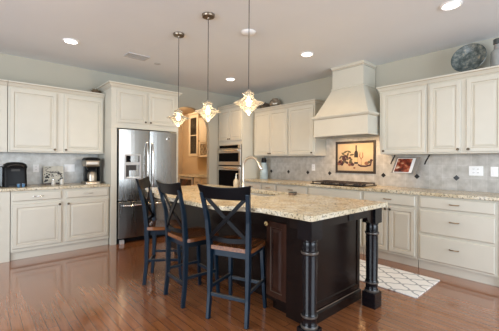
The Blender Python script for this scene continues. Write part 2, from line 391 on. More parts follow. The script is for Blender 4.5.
# --- fridge wall: upper and base cabinets
YU, YB = 5.13, 4.85
cabinet('upper_cabinet', 'cream two-door upper cabinet above the coffee counter, beside the fridge', (.31, YU, 0), LW, 1.19, .318, 1.372, 2.235,
        [(.02, .548, 1.39, 2.213, (.525, 1.418)), (.641, 1.172, 1.39, 2.213, (.664, 1.418))], crown=(.072, 0, 0))
cabinet('upper_cabinet', 'cream upper cabinet cut by the picture edge above the black pod brewer', (-.25, YU, 0), LW, .555, .318, 1.372, 2.235,
        [(.02, .45, 1.39, 2.213, (.43, 1.418))], crown=(.072, 1, 0))
cabinet('base_cabinet', 'cream base cabinet with two drawers over two doors, under the coffee counter', (.325, YB, 0), LW, 1.17, .60, 0, .876,
        [(.018, .548, .15, .705, (.525, .672)), (.607, 1.15, .15, .705, (.63, .672))],
        [(.018, .548, .745, .855, (M['chrome'], .80, .105)), (.607, 1.15, .745, .855, (M['nickel'], .80, .105))], toe=True)
cabinet('base_cabinet', 'cream end cabinet running flush down to the floor at the picture edge', (-.25, YB - .005, 0), LW, .57, .605, 0, .876, [(.02, .44, .15, .855, (.42, .672))])
b = MB(); b.box(-.25, 1.502, YB - .035, YL - .011, .877, .914)
tag(b.build('countertop', M['granite'], bevel=.006), 'granite countertop holding the two coffee machines beside the fridge', 'countertop')
# --- fridge enclosure
root = thing('fridge_cabinet', 'tall cream surround with two small doors above the steel fridge', 'cabinet', (1.506, 4.80, 0))
pt = [M['cream'], M['glaze']]
b = MB(); b.box(0, .084, 0, .655, 0, 1.765); b.build('side_panel', pt, root, bevel=.002)
b = MB(); b.box(1.068, 1.11, 0, .655, 0, 1.765); b.build('side_panel', pt, root, bevel=.002)
b = MB(); b.box(0, 1.11, 0, .655, 1.766, 2.37); b.build('body', pt, root, bevel=.002)
b = MB(); b.panel(.075, .535, 1.85, 2.345, -.001); o = b.build('door', pt, root); add_knob(o, .512, 1.878, -.021)
b = MB(); b.panel(.575, 1.035, 1.85, 2.345, -.001); o = b.build('door', pt, root); add_knob(o, .598, 1.878, -.021)
crown_moulding(root, 1.11, .655, 2.371, .075, 1, 1, None, pt)
# --- fridge
root = thing('refrigerator', 'stainless steel french-door refrigerator with water dispenser and bottom freezer drawer', 'refrigerator', (1.597, 4.80, 0))
b = MB(); b.box(.004, .966, .03, .64, .012, 1.755); b.build('body', M['black'], root)
def curved_front(b, x0, x1, z0, z1, y=0.02, bulge=.014, n=8):
    rr = []
    xs = [x0 + (x1 - x0) * k / n for k in range(n + 1)]
    for z in (z0, z1):
        fr = [(x, -.045 - bulge * (1 - ((x - x0) / (x1 - x0) * 2 - 1) ** 2), z) for x in xs]
        rr.append(fr + [(x1, y, z), (x0, y, z)])
    b.rings(rr)
b = MB(); curved_front(b, .006, .474, .655, 1.748); dl = b.build('door', M['steel'], root, bevel=.006)
b = MB(); curved_front(b, .482, .964, .655, 1.748); dr = b.build('door', M['steel'], root, bevel=.006)
b = MB(); curved_front(b, .006, .964, .085, .640); fz = b.build('freezer_drawer', M['steel'], root, bevel=.006)
def arched(x, z0, z1): return [(x, -.05 - .062 * math.sin(math.pi * k / 12) ** .45 if 0 < k < 12 else -.05, z0 + (z1 - z0) * k / 12) for k in range(13)]
b = MB(); b.tube(arched(.436, .80, 1.56), .013, 10); b.build('handle', M['chrome'], dl, True)
b = MB(); b.tube(arched(.522, .80, 1.56), .013, 10); b.build('handle', M['chrome'], dr, True)
b = MB(); b.tube([(.07, -.05, .585), (.07, -.10, .585), (.10, -.115, .585), (.48, -.122, .585), (.86, -.115, .585), (.89, -.10, .585), (.89, -.05, .585)], .014, 10); b.build('handle', M['chrome'], fz, True)
b = MB(); b.box(.004, .966, .0, .02, .012, .075); b.build('kick_grille', M['black'], root)
for x in (.03, .88):
    b = MB(); b.box(x, x + .06, -.05, -.005, .002, .06); b.build('foot', M['vent'], root)
b = MB(); b.prism(rect(.085, .335, .985, 1.365), 'y', -.068, -.052, [rect(.105, .315, 1.245, 1.345), rect(.105, .315, 1.005, 1.20)])
disp = b.build('dispenser', M['vent'], dl, bevel=.002); disp['label'] = 'bright frame around the water dispenser'
b = MB(); b.box(.105, .315, -.058, -.053, 1.245, 1.345); b.build('control_screen', M['ovenglass'], disp)
b = MB(); b.box(.105, .315, -.057, -.052, 1.005, 1.20); b.box(.16, .26, -.075, -.057, 1.12, 1.20); b.build('recess', M['iron'], disp)
b = MB(); b.box(.11, .31, -.075, -.057, 1.005, 1.02); b.build('drip_tray', M['steelh'], disp)
# round badge with flowing script initials
b = MB()
cb_ = (.806, -.058, 1.635)
b.lathe([(.036, 0), (.036, -.006), (.031, -.0075), (.031, -.0065), (.0, -.0065)], cb_, 24, 'y', mis=[0, 0, 0, 1])
b.mi = 2
def sweep2(pts, r): b.tube([(cb_[0] + u, -.0655, cb_[2] + v) for u, v in pts], r, 6)
sweep2([(-.004, .012), (-.012, .016), (-.019, .008), (-.018, -.006), (-.010, -.012), (-.004, -.004), (-.011, .000), (-.006, -.018)], .0022)
sweep2([(.018, .010), (.012, .016), (.005, .010), (.010, .002), (.003, -.004), (.006, -.013), (.014, -.014), (.020, -.008)], .0022)
b.build('badge', [M['chrome'], M['steel'], M['iron']], dr)

# --- range wall: upper cabinets, local x runs from far (left) to near
XU, XB = 4.23, 3.95
def on_right(yfar): return yfar
cabinet('upper_cabinet', 'cream two-door upper cabinet with two round pots on top', (XU, 4.60, 0), RW, .90, .318, 1.372, 2.24,
        [(.012, .445, 1.39, 2.22, (.425, 1.42)), (.455, .888, 1.39, 2.22, (.475, 1.42))], crown=(.072, 0, 0))
cabinet('upper_cabinet', 'cream single-door upper cabinet on the far side of the range hood', (XU, 3.698, 0), RW, .585, .318, 1.372, 2.24,
        [(.02, .565, 1.39, 2.22, (.540, 1.42))], crown=(.072, 0, .6))
cabinet('upper_cabinet', 'cream single-door upper cabinet hanging over the open cookbook', (XU, 2.01, 0), RW, .61, .318, 1.372, 2.24,
        [(.045, .593, 1.39, 2.22, (.068, 1.42))], crown=(.072, .6, 0))
cabinet('upper_cabinet', 'cream two-door upper cabinet with large plate and jar on top', (XU, 1.398, 0), RW, .755, .318, 1.372, 2.24,
        [(.026, .355, 1.39, 2.22, (.333, 1.42)), (.413, .742, 1.39, 2.22, (.435, 1.42))], crown=(.072, 0, 1))
# --- range wall: base cabinets
PB = (M['pullbronze'], None, .085)
def drw(x0, x1, a0, a1): return (x0, x1, a0, a1, (M['pullbronze'], (a0 + a1) / 2 + (.03 if a1 - a0 > .2 else 0), .085))
cabinet('base_cabinet', 'cream three-drawer base cabinet, each drawer with an aged brass pull', (XB, 1.405, 0), RW, .765, .59, 0, .876, [],
        [drw(.025, .735, .733, .860), drw(.025, .735, .440, .705), drw(.025, .735, .128, .412)], toe=True)
cabinet('base_cabinet', 'cream base cabinet with one wide drawer over two doors, beside drawer stack', (XB, 2.105, 0), RW, .698, .59, 0, .876,
        [(.02, .345, .135, .705, (.322, .67)), (.360, .672, .135, .705, (.383, .67))], [drw(.02, .672, .733, .860)], toe=True)
cabinet('base_cabinet', 'cream base cabinet under the gas cooktop, plain panel over two doors', (XB, 3.03, 0), RW, .923, .59, 0, .876,
        [(.02, .455, .135, .705, (.43, .67)), (.470, .903, .135, .705, (.49, .67))], [(.02, .903, .733, .860)], toe=True)
cabinet('base_cabinet', 'cream base cabinet with drawer over door, next to cooktop cabinet', (XB, 3.715, 0), RW, .683, .59, 0, .876,
        [(.02, .66, .135, .705, (.05, .67))], [drw(.02, .66, .733, .860)], toe=True)
cabinet('base_cabinet', 'narrow cream base cabinet with short drawer, beneath the pale blue bottle', (XB, 4.09, 0), RW, .373, .59, 0, .876,
        [(.02, .35, .135, .705, (.05, .67))], [drw(.02, .35, .733, .860)], toe=True)
cabinet('base_cabinet', 'cream base cabinet squeezed against the oven tower', (XB, 4.64, 0), RW, .548, .59, 0, .876,
        [(.02, .53, .135, .705, (.05, .67))], [drw(.02, .53, .733, .860)], toe=True)
cabinet('base_cabinet', 'white end cabinet at the picture edge, flush to the floor', (XB - .012, .638, 0), RW, .84, .60, 0, .876, [(.06, .8, .135, .85)])
b = MB(); b.box(XB - .035, XR - .011, -.2, 4.642, .877, .914)
tag(b.build('countertop', M['granite'], bevel=.006), 'long granite countertop carrying the gas cooktop along the tiled wall', 'countertop')

# --- oven tower
root = cabinet('oven_cabinet', 'tall cream oven tower with two doors over stacked black ovens', (XB, 5.448, 0), RW, .80, .60, 0, 2.365,
               [(.02, .395, 1.70, 2.34, (.372, 1.73)), (.405, .78, 1.70, 2.34, (.428, 1.73))], [(.02, .78, .14, .42, (M['pullbronze'], .32, .1))], crown=(.075, 0, 1))
ov = thing('double_oven', 'stainless and black glass double oven built into the tall cabinet', 'oven', (XB - .001, 5.435, .46), RW)
def oz(z): return z - .46
b = MB(); b.box(.01, .76, -.012, -.001, 0, oz(1.612)); b.build('body', M['black'], ov)
b = MB(); b.box(.012, .758, -.030, -.012, oz(1.525), oz(1.610)); cp = b.build('control_panel', M['steelh'], ov, bevel=.003)
b = MB(); b.box(.06, .68, -.033, -.0305, oz(1.537), oz(1.598)); b.build('display', M['ovenglass'], cp)
b = MB(); b.box(.012, .758, -.036, -.012, oz(1.19), oz(1.518)); d1 = b.build('door', M['steelh'], ov, bevel=.003)
b = MB(); b.box(.045, .705, -.039, -.0365, oz(1.262), oz(1.44)); b.build('window', M['ovenglass'], d1)
b = MB(); b.tube([(.06, -.036, oz(1.485)), (.06, -.075, oz(1.485)), (.71, -.075, oz(1.485)), (.71, -.036, oz(1.485))], .011, 8); b.build('handle', M['chrome'], d1, True)
b = MB(); b.box(.012, .758, -.036, -.012, .005, oz(1.165)); d2 = b.build('door', M['steelh'], ov, bevel=.003)
b = MB(); b.box(.045, .705, -.039, -.0365, .08, oz(1.085)); b.build('window', M['ovenglass'], d2)
b = MB(); b.tube([(.06, -.036, oz(1.128)), (.06, -.075, oz(1.128)), (.71, -.075, oz(1.128)), (.71, -.036, oz(1.128))], .011, 8); b.build('handle', M['chrome'], d2, True)

# ------------------------------------------------------------------ range hood
hood = thing('range_hood', 'cream tapered range hood with boxed chimney over the cooktop', 'range hood', (XR, 2.49, 1.65), RW)
# local: x from -w (far) to +w (near), y from -depth (front) to 0 (wall), z from the underside
def hr(w, dpt, z, back=-.011): return [(-w, -dpt, z), (w, -dpt, z), (w, back, z), (-w, back, z)]
b = MB(); b.prism(rect(-.445, .445, -.60, -.011), 'z', .012, .285, [rect(-.42, .42, -.575, -.04)]); b.build('apron', pt, hood, bevel=.002)
b = MB(); b.prism(rect(-.456, .456, -.612, -.011), 'z', 0, .022, [rect(-.42, .42, -.575, -.04)]); b.build('bottom_trim', pt, hood, bevel=.004)
b = MB(); b.rings([hr(.447, .602, .262), hr(.455, .610, .272), hr(.474, .630, .288), hr(.478, .634, .300), hr(.478, .634, .308), hr(.440, .596, .318)], mis=[1, 0, 0, 0, 0]); b.build('ledge_moulding', pt, hood)
prof = []
for k in range(9):
    t = k / 8; e = t - .10 * math.sin(math.pi * t)
    prof.append(hr(.438 + (.262 - .438) * (t + .015 * math.sin(math.pi * t)), .59 + (.385 - .59) * (t + .015 * math.sin(math.pi * t)), .318 + (.735 - .318) * t))
b = MB(); b.rings(prof); b.build('tapered_shell', pt, hood)
b = MB(); b.rings([hr(.262, .385, .730), hr(.272, .395, .736), hr(.272, .395, .748), hr(.262, .385, .756)]); b.build('neck_band', pt, hood)
b = MB(); b.rings([hr(.258, .380, .75), hr(.258, .380, 1.03)]); b.build('chimney', pt, hood)
b = MB(); b.rings([hr(.259, .381, 1.035), hr(.263, .385, 1.043), hr(.266, .388, 1.055), hr(.279, .401, 1.078), hr(.281, .403, 1.0885)], mis=[0, 1, 0, 0]); b.build('crown_moulding', pt, hood)
b = MB(); b.box(-.418, .418, -.572, -.045, .05, .06); ins = b.build('insert', M['steelh'], hood)
for x in (-.2, .2):
    b = MB(); b.lathe([(.035, .05), (.035, .043), (.028, .042), (0, .042)], (x, -.40, 0), 16, mis=[0, 0, 1]); b.build('hood_lamp', [M['chrome'], M['hoodlamp']], hood)
    light('hood_lamp_light', 'SPOT', (XR - .34, 2.49 - x, 1.685), 17, (1.0, .66, .34), (0, R(-24), 0), spot_size=R(135), spot_blend=.8, shadow_soft_size=.03)

# ------------------------------------------------------------------ cooktop
ck = thing('gas_cooktop', 'black gas cooktop with dark grates set in the granite under the hood', 'cooktop', (4.22, 2.585, .915), RW)
b = MB(); b.box(-.43, .43, -.24, .24, 0, .012); b.build('base_plate', M['blackglass'], ck, bevel=.004)
for gx in (-.285, 0, .285):
    b = MB()
    for u in (-.125, .125): b.box(gx + u - .006, gx + u + .006, -.21, .21, .034, .046)
    for v in (-.205, -.1, 0, .1, .205): b.box(gx - .13, gx + .13, v - .006, v + .006, .034, .046)
    b.box(gx - .006, gx + .006, -.21, .21, .034, .046)
    for u in (-.12, .12):
        for v in (-.2, .2): b.box(gx + u - .008, gx + u + .008, v - .008, v + .008, .0125, .036)
    b.build('grate', M['grate'], ck)
for x, y, r in ((-.285, -.11, .035), (-.285, .11, .045), (0, 0, .055), (.285, -.11, .045), (.285, .11, .035)):
    b = MB(); b.lathe([(r, .0125), (r, .02), (r * .7, .022), (r * .7, .03), (0, .031)], (x, y, 0), 16); b.build('burner', M['iron'], ck, True)
for k in range(5):
    b = MB(); b.lathe([(.018, .0125), (.016, .03), (0, .031)], (-.12 + .06 * k, -.225, 0), 12); b.build('knob', M['iron'], ck, True)

# ------------------------------------------------------------------ tile mural
mu = thing('tile_mural', 'framed tile mural of a wine still life above the cooktop', 'picture', (XR - .0105, 2.565, 1.345), RW)
mw, mh = .348, .258
b = MB(); b.box(-mw + .03, mw - .03, -.006, 0, -mh + .03, mh - .03); b.build('panel', P('cream_tile', (.48, .36, .23), .35, var=.1, scale=5), mu)
b = MB(); b.prism(rect(-mw, mw, -mh, mh), 'y', -.012, 0, [rect(-mw + .038, mw - .038, -mh + .038, mh - .038)]); b.build('frame', P('brown_liner', (.035, .022, .016), .35, var=.35, scale=60), mu)
b = MB()
def disc(x, z, r, mi, sy=1.0, n=14, tilt=0):
    r *= 1.15
    pts = []
    for k in range(n):
        a = 2 * math.pi * k / n; u, v = r * math.cos(a), r * sy * math.sin(a)
        pts.append((x + u * math.cos(tilt) - v * math.sin(tilt), z + u * math.sin(tilt) + v * math.cos(tilt)))
    b.mi = mi; b.prism(pts, 'y', -.0085 - .0002 * random.random(), -.0061)
b.mi = 0
b.prism([(-.002, -.10), (.052, -.10), (.052, .05), (.045, .075), (.034, .09), (.034, .165), (.016, .165), (.016, .09), (.004, .075), (-.002, .05)], 'y', -.0095, -.0061)
b.mi = 4; b.prism(rect(.0, .05, -.075, -.01), 'y', -.0105, -.0096)
for k in range(20): disc(-.13 + random.uniform(-.05, .09), -.035 + random.uniform(-.055, .05), .016, random.choice((1, 1, 3)))
for k in range(9): disc(-.215 + random.uniform(-.045, .045), -.085 + random.uniform(-.03, .03), .02, random.choice((1, 2)))
for x, z, t in ((-.14, .07, .5), (-.08, .075, -.4), (-.21, -.005, .9), (-.04, .03, .2), (-.17, .04, -.7), (-.10, .03, 1.3)): disc(x, z, .03, 3, .4, 10, t)
b.mi = 2                                     # stemmed glass
b.prism([(.082, -.115), (.118, -.115), (.102, -.105), (.102, -.04), (.128, .0), (.122, .06), (.115, .06), (.118, .005), (.1, -.03), (.082, .005), (.085, .06), (.078, .06), (.072, 0), (.098, -.04), (.098, -.105)], 'y', -.0095, -.0061)
b.mi = 1                                     # basket rim and fruit
b.prism([(.05, -.12), (.09, -.142), (.16, -.145), (.235, -.125), (.25, -.06), (.235, -.062), (.222, -.105), (.16, -.122), (.09, -.12), (.06, -.1)], 'y', -.0095, -.0061)
for x, z, r, mi in ((.13, -.095, .026, 4), (.175, -.09, .026, 2), (.21, -.075, .02, 3), (.24, -.05, .018, 1), (-.03, -.11, .024, 1), (-.07, -.115, .022, 2), (-.06, -.155, .012, 4), (.0, -.16, .014, 2)): disc(x, z, r, mi, .8)
bmesh.ops.scale(b.bm, verts=b.bm.verts, vec=(1.18, 1, 1.12)); bmesh.ops.translate(b.bm, verts=b.bm.verts, vec=(-.005, 0, .005))
b.build('painting', [P('bottle_paint', (.02, .012, .012), .35), P('grape_paint', (.05, .014, .018), .35, var=.3, scale=30), P('rust_paint', (.22, .085, .045), .35, var=.3, scale=30),
                     P('leaf_paint', (.09, .075, .04), .35, var=.3, scale=30), P('label_paint', (.5, .37, .2), .35, var=.2)], mu)

# ------------------------------------------------------------------ outlets, cookbook holder
def outlet(loc, rz, label, kind, wide=1):
    r = thing(kind, label, 'outlet' if 'outlet' in kind else 'switch', loc, rz)
    w = .036 * wide
    b = MB(); b.box(-w, w, -.006, 0, -.058, .058); b.build('cover_plate', M['white'], r, bevel=.003)
    for k in range(wide):
        x = (k - (wide - 1) / 2) * .046
        if 'outlet' in kind:
            for z in (-.022, .022):
                b = MB(); b.box(x - .015, x + .015, -.0085, -.0065, z - .014, z + .014); o = b.build('receptacle', M['white'], r, bevel=.002)
                b = MB(); b.box(x - .007, x - .004, -.0092, -.0087, z - .005, z + .006); b.box(x + .004, x + .007, -.0092, -.0087, z - .005, z + .006); b.build('slot', M['iron'], o)
        else:
            b = MB(); b.box(x - .012, x + .012, -.0095, -.0065, -.03, .03); b.build('rocker', M['white'], r, bevel=.002)
    return r
XT = XR - .0106
outlet((XT, .963, 1.165), RW, 'wide white double outlet on tiles under the plate cabinet', 'power_outlet', 2)
outlet((XT, .785, 1.16), RW, 'white light switch on tiles at the picture edge', 'light_switch', 1)
outlet((XT, 3.376, 1.165), RW, 'pale outlet on tiles between cooktop mural and far cabinets', 'power_outlet', 1)
outlet((.658, YL - .0106, 1.148), LW, 'white outlet on tiles between pod brewer and decorative tile', 'power_outlet', 1)
outlet((1.09, YL - .0106, 1.148), LW, 'wide white switch on tiles beside the drip coffee maker', 'light_switch', 2)

hold = thing('cookbook_holder', 'clear drop-down cookbook holder on black arms under the cabinet', 'book holder', (4.42, 1.70, 1.10), RW)
# local y: minus = out from the wall; tilted panel, top back
pz0, pz1, py0, py1 = .035, .255, -.13, .05
def tilt(z): return py0 + (py1 - py0) * (z - pz0) / (pz1 - pz0)
b = MB()
b.rings([[(-.17, tilt(z), z), (.145, tilt(z), z), (.145, tilt(z) + .005, z), (-.17, tilt(z) + .005, z)] for z in (pz0 - .01, pz1 - .02)]); b.build('panel', M['acrylic'], hold)
b = MB(); b.box(-.17, .145, py0 - .045, py0 + .002, pz0 - .016, pz0 - .011); b.build('ledge', M['acrylic'], hold)
for x, dx in ((-.215, .01), (.225, .02)):
    b = MB(); b.bar([(x + dx, .06, .268), (x + dx * .8, .045, .245), (x, .0, .19), (x - .006, -.035, .14)], .016, .008, (1, 0, 0)); b.build('arm', M['iron'], hold)
bk = thing('cookbook', 'open cookbook with red food photograph under the cabinet', 'book', (4.405, 1.70, 1.128), RW)
b = MB()
def page(x0, x1, z0, z1, lift, mi):
    b.mi = mi
    b.rings([[(x0, tilt(z + .028) - lift - .022, z), (x1, tilt(z + .028) - lift - .022, z), (x1, tilt(z + .028) - .004 - .014, z), (x0, tilt(z + .028) - .004 - .014, z)] for z in (z0, z1)])
page(-.13, .105, .0, .195, .004, 0)
b.build('pages', [M['white']], bk)
ph = bpy.data.materials.new('food_photograph'); nt, n_, l_, pb = nodes_of(ph)
tc = n_.new('ShaderNodeTexCoord'); nz = n_.new('ShaderNodeTexNoise'); nz.inputs['Scale'].default_value = 15; nz.inputs['Detail'].default_value = 5
rp = n_.new('ShaderNodeValToRGB'); cr = rp.color_ramp
cr.elements[0].position = .34; cr.elements[0].color = (.03, .012, .01, 1); cr.elements[1].position = .72; cr.elements[1].color = (.75, .62, .5, 1)
for p_, c_ in ((.45, (.12, .02, .012)), (.54, (.30, .05, .025)), (.62, (.45, .20, .10))):
    e = cr.elements.new(p_); e.color = (*c_, 1)
l_.new(tc.outputs['Object'], nz.inputs['Vector']); l_.new(nz.outputs['Fac'], rp.inputs[0]); l_.new(rp.outputs[0], pb.inputs['Base Color']); pb.inputs['Roughness'].default_value = .3
b = MB(); page(-.12, .07, .008, .187, .0062, 0); b.build('photograph', ph, bk)

# ------------------------------------------------------------------ things on top of the range-wall cabinets
def rim_plate(r, t, depth, n=40):
    pr = [(.02, 0), (r * .45, 0), (r * .55, -.004), (r, -depth), (r + .004, -depth - .004), (r, -depth - .009), (r * .55, -.012), (r * .4, -.009), (.001, -.009)]
    return pr
pm = bpy.data.materials.new('mottled_glaze'); nt, n_, l_, pb = nodes_of(pm)
tc = n_.new('ShaderNodeTexCoord'); nz = n_.new('ShaderNodeTexNoise'); nz.inputs['Scale'].default_value = 16; nz.inputs['Detail'].default_value = 8; nz.inputs['Roughness'].default_value = .7
rp = n_.new('ShaderNodeValToRGB'); cr = rp.color_ramp
cr.elements[0].position = .32; cr.elements[0].color = (.02, .03, .03, 1); cr.elements[1].position = .74; cr.elements[1].color = (.50, .38, .22, 1)
for p_, c_ in ((.46, (.07, .09, .088)), (.57, (.18, .20, .185))):
    e = cr.elements.new(p_); e.color = (*c_, 1)
l_.new(tc.outputs['Object'], nz.inputs['Vector']); l_.new(nz.outputs['Fac'], rp.inputs[0]); l_.new(rp.outputs[0], pb.inputs['Base Color']); pb.inputs['Roughness'].default_value = .35; pb.inputs['Metallic'].default_value = .0
ZT = 2.3125
pl = thing('decorative_plate', 'large mottled grey-green plate leaning on top of the cabinet', 'plate', (4.38, 1.0, ZT), RW)
b = MB(); b.lathe(rim_plate(.175, .01, .06), (0, 0, 0), 40, 'y'); o = b.build('dish', pm, pl, True); o.rotation_euler.x = R(-14); o.location = (0, .02, .178)
b = MB(); b.box(-.06, .06, -.05, .09, .0005, .010); b.bar([(-.05, .08, .005), (-.05, .065, .10)], .008, .008, (1, 0, 0)); b.bar([(.05, .08, .005), (.05, .065, .10)], .008, .008, (1, 0, 0)); b.build('stand', M['iron'], pl)
jr = thing('glass_jar', 'tall grey glass jar with dark lid beside the large plate', 'jar', (4.40, .735, ZT))
b = MB(); b.lathe([(.055, 0), (.066, .008), (.066, .19), (.060, .215), (.036, .24), (.034, .29), (.001, .29)], (0, 0, 0), 28); b.build('body', P('smoky_glass', (.34, .35, .34), .12, .2, var=.15, scale=10), jr, True)
b = MB(); b.lathe([(.036, .291), (.042, .295), (.042, .345), (.036, .352), (.001, .352)], (0, 0, 0), 28); b.build('lid', P('pewter', (.12, .13, .13), .35, .7, var=.1), jr, True)
pot = P('dark_metal_glaze', (.16, .13, .10), .18, .6, var=.5, scale=14)
pt1 = thing('covered_pot', 'dark low metal pot on cabinet, half behind the nearest pendant shade', 'pot', (4.40, 4.47, ZT))
b = MB(); b.lathe([(.06, 0), (.10, .02), (.115, .06), (.10, .10), (.105, .108), (.07, .135), (.015, .15), (.015, .165), (.001, .168)], (0, 0, 0), 28); b.build('body', pot, pt1, True)
b = MB(); b.tube([(-.02, -.108, .07), (-.02, -.14, .075), (.02, -.14, .075), (.02, -.108, .07)], .006, 8); b.build('handle', pot, pt1, True)
pt2 = thing('round_jar', 'rounded silvery-brown jar on cabinet, next to the low dark pot', 'jar', (4.40, 4.20, ZT))
b = MB(); b.lathe([(.05, 0), (.095, .03), (.118, .09), (.10, .15), (.06, .18), (.055, .195), (.001, .198)], (0, 0, 0), 28)
b.build('body', P('silver_brown_glaze', (.38, .32, .25), .15, .6, var=.5, scale=12), pt2, True)
bq = thing('woven_basket', 'small brown basket of dried leaves tucked on cabinet against the fridge surround', 'basket', (1.42, 5.27, 2.3085))
b = MB(); b.lathe([(.045, 0), (.06, .02), (.068, .06), (.062, .062), (.05, .03), (.001, .028)], (0, 0, 0), 20); b.build('bowl', P('wicker', (.13, .08, .045), .7, var=.5, scale=60), bq, True)
b = MB()
for k in range(26):
    a = random.uniform(0, 6.28); e = random.uniform(.3, 1.3); L = random.uniform(.05, .085)
    p0 = Vector((.02 * math.cos(a), .02 * math.sin(a), .04)); dd = Vector((math.cos(a) * math.cos(e), math.sin(a) * math.cos(e), math.sin(e)))
    b.bar([p0, p0 + dd * L * .5, p0 + dd * L + Vector((0, 0, -.008))], [.004, .016, .002], .0015, (-math.sin(a), math.cos(a), 0))
b.build('dried_leaves', P('dry_leaf', (.17, .12, .06), .7, var=.5, scale=20), bq)

# ------------------------------------------------------------------ things on the coffee counter
ZK = .9145
pb_ = thing('pod_brewer', 'black single-serve pod coffee brewer with a domed lid', 'coffee machine', (.39, 5.16, ZK))
b = MB()
def rrect(w, d0, d1, z, r=.03, n=4):
    out = []
    for cx_, cy_, a0 in ((w - r, d1 - r, 0), (-w + r, d1 - r, 90), (-w + r, d0 + r, 180), (w - r, d0 + r, 270)):
        for k in range(n + 1): a = R(a0 + 90 * k / n); out.append((cx_ + r * math.cos(a), cy_ + r * math.sin(a), z))
    return out
b.rings([rrect(.122, -.12, .15, .0), rrect(.125, -.12, .15, .01), rrect(.120, -.10, .15, .20), rrect(.122, -.11, .15, .245)]); b.build('body', M['black'], pb_, True)
b = MB(); b.rings([rrect(.122, -.13, .15, .246), rrect(.126, -.135, .15, .262), rrect(.118, -.12, .14, .295, .05), rrect(.085, -.08, .11, .318, .05), rrect(.03, -.03, .05, .325, .02)])
b.build('lid', M['black'], pb_, True)
b = MB(); b.tube([(-.085, -.135, .262), (-.06, -.152, .282), (0, -.156, .29), (.06, -.152, .282), (.085, -.135, .262)], .008, 8); b.build('handle', M['iron'], pb_, True)
b = MB(); b.box(-.045, .045, -.117, -.112, .205, .235); b.build('control_strip', M['iron'], pb_)
b = MB(); b.box(-.07, .07, -.14, -.121, .0, .02); b.build('drip_tray', M['iron'], pb_, bevel=.003)
b = MB(); b.box(-.175, -.127, -.06, .14, .0, .27); b.build('water_tank', P('smoked_tank', (.03, .025, .02), .1), pb_, bevel=.01)
blue = P('blue_foil', (.12, .25, .42), .25, .3, var=.1)
pdl = ('pale blue coffee pod standing before the black brewer, nearer the outlet', 'pale blue coffee pod standing before the black brewer, nearer its water tank')
for k, x in enumerate((.462, .412)):
    pd = thing('coffee_pod', pdl[k], 'coffee pod', (x, 4.93, ZK), 0, 'blue coffee pods by the brewer')
    b = MB(); b.lathe([(.014, 0), (.016, .004), (.019, .04), (.022, .042), (.022, .045)], (0, 0, 0), 16, cap1=False); b.build('cup', blue, pd, True)
    b = MB(); b.lathe([(.022, .0452), (.001, .046)], (0, 0, 0), 16); b.build('lid', M['white'], pd, True)

at = thing('decorative_tile', 'square black-and-cream coffee themed tile propped on a small stand', 'decorative tile', (.865, 5.33, ZK))
tl = R(-10)
b = MB(); b.box(-.128, .128, -.006, .006, 0, .25); o = b.build('tile', P('cream_ceramic', (.56, .54, .46), .3, var=.12, scale=18), at); o.rotation_euler.x = tl; o.location = (0, .02, .016)
b = MB()
def stroke(pts, w=.006): b.bar([(u, -.0072, v) for u, v in pts], w, .002, [(0, 0, 1) if abs(pts[min(i + 1, len(pts) - 1)][0] - pts[max(i - 1, 0)][0]) > abs(pts[min(i + 1, len(pts) - 1)][1] - pts[max(i - 1, 0)][1]) else (1, 0, 0) for i in range(len(pts))])
# leafy scrolls, a row of rosettes and a motif of cups
for sx in (-1,):
    stroke([(-.11, .225), (-.085, .232), (-.07, .215), (-.082, .20), (-.10, .205)]); stroke([(-.065, .22), (-.045, .235), (-.03, .225)], .008); stroke([(-.10, .19), (-.08, .17), (-.06, .165)], .008)
for k in range(7): b.lathe([(.007, -.0068), (.007, -.0082), (0, -.0082)], (-.055 + .02 * k, 0, .168 + .004 * (k % 2)), 8, 'y')
stroke([(-.05, .155), (.02, .15), (.075, .155)], .012)
for k in range(30):
    u, v = random.choice((-1, 1)) * random.uniform(.055, .112), random.uniform(.02, .15)
    b.lathe([(random.uniform(.007, .016), -.0068), (.006, -.0082), (0, -.0082)], (u, 0, v), 7, 'y')
for k in range(12): b.lathe([(.007, -.0068), (.004, -.0082), (0, -.0082)], (random.uniform(-.06, .06), 0, random.uniform(.1, .14)), 7, 'y')
o = b.build('pattern', P('black_print', (.02, .02, .02), .35), at); o.rotation_euler.x = tl; o.location = (0, .02, .016)
b = MB(); b.box(-.12, .12, -.06, .0, .0005, .014); b.box(-.12, .12, -.062, -.056, .014, .024); b.bar([(-.06, .07, .002), (-.06, .058, .12)], .012, .008, (1, 0, 0)); b.bar([(.06, .07, .002), (.06, .058, .12)], .012, .008, (1, 0, 0)); b.box(-.07, .07, -.01, .075, .0005, .01)
b.build('stand', P('dark_walnut', (.07, .04, .025), .4, var=.2), at)
shl = ('small ivory shaker before the decorative tile, nearer the brewer', 'small ivory shaker before the decorative tile, nearer the coffee maker')
for k, (x, h) in enumerate(((.84, .085), (.945, .10))):
    sh = thing('salt_shaker', shl[k], 'shaker', (x, 5.215, ZK), 0, 'shakers by the decorative tile')
    b = MB(); b.lathe([(.026, 0), (.028, .005), (.024, h * .5), (.015, h * .75), (.017, h * .82)], (0, 0, 0), 18); b.build('body', P('pale_ceramic', (.66, .63, .57), .3, var=.1), sh, True)
    b = MB(); b.lathe([(.017, h * .82 + .0005), (.017, h * .95), (.008, h), (.001, h)], (0, 0, 0), 18); b.build('cap', M['iron'] if k else M['chrome'], sh, True)
cm = thing('drip_coffee_maker', 'stainless and black drip coffee maker with steel carafe', 'coffee machine', (1.325, 5.16, ZK))
b = MB(); b.rings([rrect(.105, -.12, .14, 0, .02), rrect(.105, -.12, .14, .028, .02), rrect(.10, -.115, .14, .034, .02)]); b.build('base', M['nickeldark'], cm, True)
b = MB(); b.box(-.075, .10, .03, .138, .0345, .27); b.build('column', M['black'], cm, bevel=.006)
b = MB(); b.box(.101, .128, -.02, .14, .001, .385); b.build('water_tank', M['black'], cm, bevel=.006)
